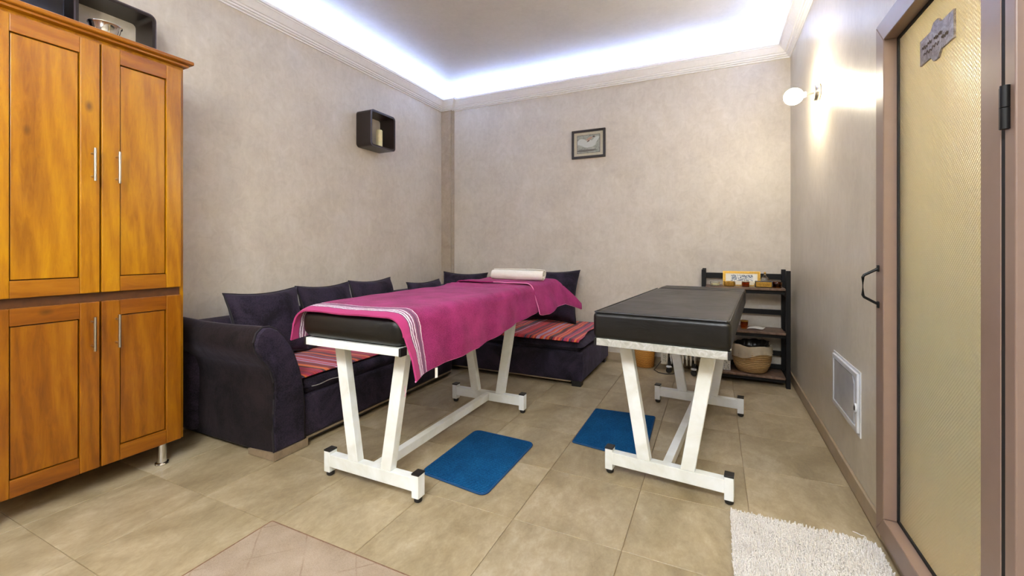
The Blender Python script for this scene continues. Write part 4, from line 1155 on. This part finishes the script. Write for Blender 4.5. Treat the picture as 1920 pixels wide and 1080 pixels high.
# seagrass basket with a linen liner and a dark bag inside
bk = thing('lined_basket', 'round seagrass basket with a cream cloth liner on the bottom rack shelf', 'basket', (.283, 4.262, Z3))
bc = (.283, 4.262, Z3)
obj('basket_body', lathe(B(), [(0, 0), (.092, 0), (.112, .018), (.132, .060), (.143, .110), (.145, .150), (.141, .185), (.136, .185), (.138, .150), (.128, .065), (.1, .02), (0, .012)], bc, 40), MAT['seagrass'], bk)
bm = B()
for k in range(11):
    z = .012 + k * .0165; r = lerp([(0, .098), (.018, .113), (.06, .133), (.11, .144), (.15, .146), (.19, .142)], z)
    tube(bm, [(bc[0] + r * math.cos(a * PI / 20), bc[1] + r * math.sin(a * PI / 20), bc[2] + z) for a in range(40)], .0075, 6, True)
obj('coils', bm, MAT['seagrass'], bk)
bm = B(); g = []; nn = 60
for (r, z, f) in ((.118, .05, 0), (.128, .15, 0), (.136, .215, 1), (.143, .232, 1), (.150, .226, 1), (.1545, .20, 1), (.156, .165, 1), (.158, .135, 2)):
    row = []
    for k in range(nn):
        a = 2 * PI * k / nn
        w = .004 * math.sin(a * 9) + .003 * math.sin(a * 17 + 1) if f else 0
        dz = (.005 * math.sin(a * 5 + 1) if f == 1 else 0) + ((.030 * math.sin(a + 2.2) + .010 * math.sin(a * 4)) if f == 2 else 0)
        row.append(bm.verts.new((bc[0] + (r + w) * math.cos(a), bc[1] + (r + w) * math.sin(a), bc[2] + z + dz)))
    g.append(row)
for a, b in zip(g, g[1:]):
    for k in range(nn): bm.faces.new((a[k], a[(k + 1) % nn], b[(k + 1) % nn], b[k]))
bmesh.ops.solidify(bm, geom=list(bm.faces), thickness=.002)
obj('liner', bm, MAT['linen'], bk, angle=70)
bm = B(); g = []
for (r, z) in ((.132, .245), (.122, .235), (.117, .17), (.09, .10), (.0, .08)):
    g.append([bm.verts.new((bc[0] + r * math.cos(2 * PI * k / nn) * (1 + .04 * math.sin(k * 1.7)), bc[1] + r * math.sin(2 * PI * k / nn) * (1 + .04 * math.sin(k * 2.3)), bc[2] + z + (.012 * math.sin(2 * PI * k / nn + 1.2) + .004 * math.sin(k * 1.1)) * (z > .2))) for k in range(nn)])
for a, b in zip(g, g[1:]):
    for k in range(nn): bm.faces.new((a[k], a[(k + 1) % nn], b[(k + 1) % nn], b[k]))
obj('bin_bag', bm, MAT['bag'], bk, angle=70)
def printbox():
    m = NT('speckled_printed_card'); n = m.noise(m.coord(), 160, 3, .7)
    m.color(m.ramp(n, [(.40, srgb(70, 66, 56)), (.5, srgb(190, 186, 172)), (.7, srgb(226, 222, 210))])); m.set(Roughness=.5); return m.m
pc = thing('printed_carton', 'small white carton with grey print at the left end of the bottom rack shelf', 'box', (.09, 4.2, Z3))
obj('body', box(B(), .062, .118, 4.18, 4.23, Z3, Z3 + .098, .002), MAT['white_plastic'], pc, smooth=False)
obj('printed_face', box(B(), .067, .113, 4.1785, 4.1805, Z3 + .006, Z3 + .092), printbox(), pc, smooth=False)

# wicker bin on the floor
wb = thing('wicker_bin', 'honey coloured wicker bin on the floor against the back wall', 'basket', (-.622, 4.335, 0))
bc = (-.622, 4.335, 0)
obj('bin_body', lathe(B(), [(0, .001), (.078, .001), (.082, .012), (.090, .11), (.098, .25), (.093, .25), (.086, .11), (.077, .02), (0, .014)], bc, 40), MAT['wicker'], wb)
bm = B()
for k in range(20):
    z = .01 + k * .0125; r = .0815 + .0165 * (z / .25)
    tube(bm, [(bc[0] + (r + .0022 * (1 if (a + k) % 2 else -1)) * math.cos(a * PI / 20), bc[1] + (r + .0022 * (1 if (a + k) % 2 else -1)) * math.sin(a * PI / 20), z) for a in range(40)], .0045, 5, True)
obj('weave', bm, MAT['wicker'], wb)
obj('rim', tube(B(), [(bc[0] + .098 * math.cos(a * PI / 20), bc[1] + .098 * math.sin(a * PI / 20), .254) for a in range(40)], .008, 8, True), MAT['wicker'], wb)

# oil radiator
rd = thing('oil_radiator', 'white finned oil radiator on castors behind the bare massage table', 'heater', (-.31, 4.30, 0))
for k in range(7):
    x = -.372 + k * .034
    bm = prism(B(), rrect(.15, .52, .03, 5, 4.305, .325), lambda y, z: (x - .006, y, z), lambda y, z: (x + .006, y, z))
    bmesh.ops.bevel(bm, geom=list(bm.edges), offset=.003, segments=1, affect='EDGES')
    obj('fin', bm, MAT['radiator'], rd)
bm = B(); cyl(bm, (-.385, 4.305, .13), (-.155, 4.305, .13), .022); cyl(bm, (-.385, 4.305, .55), (-.155, 4.305, .55), .022); obj('oil_pipe', bm, MAT['radiator'], rd)
bm = B(); box(bm, -.462, -.400, 4.235, 4.375, .062, .60, .008); obj('control_housing', bm, MAT['radiator'], rd)
obj('vent_slots', box(B(), -.452, -.412, 4.2335, 4.2352, .185, .188), MAT['black_plastic'], rd, smooth=False)
obj('rating_label', box(B(), -.442, -.412, 4.2335, 4.2352, .090, .160), printbox(), rd, smooth=False)
for x in (-.385, -.175):
    cyl(bm := B(), (x, 4.20, .062), (x, 4.40, .062), .008); box(bm, x - .012, x + .012, 4.22, 4.39, .066, .10); obj('castor_bracket', bm, MAT['black_plastic'], rd)
    for y in (4.185, 4.405):
        w = obj('castor', lathe(B(), [(0, -.014), (.020, -.014), (.026, -.009), (.026, .009), (.020, .014), (0, .014)], (x, y, .0265), 24, 'Y'), MAT['black_plastic'], rd)
        if y < 4.3: obj('castor_cap', lathe(B(), [(0, 0), (.024, 0), (.026, .004), (.023, .010), (.008, .012), (0, .012)], (x, y, .0535), 22), MAT['white_plastic'], w)
obj('power_cord', tube(B(), [(-.45, 4.24, .10), (-.50, 4.24, .03), (-.52, 4.22, .006), (-.47, 4.14, .006), (-.40, 4.12, .006), (-.345, 4.15, .006), (-.33, 4.22, .006)], .004, 8), MAT['black_plastic'], rd)

# ------------------------------------------------------------------ access panel on the right wall
ap = thing('access_panel', 'white plastic meter cupboard cover set low in the right wall', 'panel', (XR, 2.66, .28))
ay0, ay1, az0, az1 = 2.428, 2.915, .283, .580
def yzframe(bm, y0, y1, z0, z1, w, x0, x1):
    o = [(y1, z1), (y0, z1), (y0, z0), (y1, z0)]; i = [(y1 - w, z1 - w), (y0 + w, z1 - w), (y0 + w, z0 + w), (y1 - w, z0 + w)]
    return ringframe(bm, o, i, lambda y, z, x: (x, y, z), x0, x1)
obj('outer_frame', yzframe(B(), ay0, ay1, az0, az1, .020, XR - .004, XR), MAT['white_plastic'], ap, smooth=False)
bm = yzframe(B(), ay0 + .016, ay1 - .016, az0 + .016, az1 - .012, .022, XR - .013, XR); bmesh.ops.bevel(bm, geom=list(bm.edges), offset=.0015, segments=1, affect='EDGES')
obj('inner_frame', bm, MAT['white_plastic'], ap, smooth=False)
cy0, cy1, cz0, cz1 = ay0 + .075, ay1 - .04, az0 + .040, az1 - .036
bm = prism(B(), [(cy1, cz0), (cy1, cz1), (cy0 + .03, cz1), (cy0 + .02, cz1 - .02), (cy0, cz1 - .035), (cy0, cz0)], lambda y, z: (XR - .010, y, z), lambda y, z: (XR - .0005, y, z))
bmesh.ops.bevel(bm, geom=list(bm.edges), offset=.003, segments=2, affect='EDGES')
obj('cover', bm, MAT['grey_panel'], ap, smooth=False)
obj('back_plate', box(B(), XR - .003, XR - .0003, ay0 + .03, ay1 - .03, az0 + .03, az1 - .03), MAT['white_plastic'], ap, smooth=False)
obj('lock', lathe(B(), [(0, 0), (.012, 0), (.014, .003), (.014, .009), (0, .009)], (XR - .0205, 2.452, .412), 24, 'X'), MAT['black_plastic'], ap)
bm = B(); lathe(bm, [(.0142, 0), (.020, 0), (.021, .004), (.021, .0075)], (XR - .0205, 2.452, .412), 24, 'X'); obj('lock_ring', bm, MAT['white_plastic'], ap)

# ------------------------------------------------------------------ plaque on the door glass
sg = thing('door_plaque', 'grey marbled ornate plaque with faint worn lettering fixed on the door glass', 'sign', (GX - .003, 1.78, 1.73))
y0, y1, z0, z1 = 1.650, 1.872, 1.742, 1.824
def edge(s, side):
    ym = (y0 + y1) / 2; d = abs(s - ym)
    b = .020 if d < .014 else (.020 * (1 - (d - .014) / .020) if d < .034 else 0)
    b2 = 0
    return (z1 + b + b2 * .5) if side else (z0 - b - b2 * .5)
ys = [y0 + (y1 - y0) * k / 60 for k in range(61)]
poly = [(y, edge(y, 1)) for y in ys] + [(y, edge(y, 0)) for y in reversed(ys)]
bm = prism(B(), poly, lambda y, z: (GX - .0062, y, z), lambda y, z: (GX - .0004, y, z))
def marble():
    m = NT('grey_marbled_tin'); v = m.coord(); n = m.noise(v, 22, 5, .65, 2.5); n2 = m.noise(v, 90, 3, .6, 2.0)
    m.color(m.ramp(m.math('ADD', m.math('MULTIPLY', n, .7), m.math('MULTIPLY', n2, .3)), [(.36, srgb(84, 74, 70)), (.5, srgb(130, 120, 118)), (.66, srgb(168, 160, 160))]))
    m.set(Roughness=.35, Metallic=.25); m.bump(n2, .4, .002); return m.m
obj('plate', bm, marble(), sg, smooth=False)
bm = B()
for (yc, zc, L) in ((1.82, 1.792, .07), (1.745, 1.790, .05), (1.79, 1.768, .10), (1.70, 1.772, .04)):
    tube(bm, [(GX - .0066, yc + L / 2 - L * k / 26, zc + .0055 * math.sin(k * 1.25) + .002 * math.sin(k * .4)) for k in range(27)], .0011, 5)
obj('worn_lettering', bm, plain('faded_lettering', srgb(84, 72, 62), .5), sg)
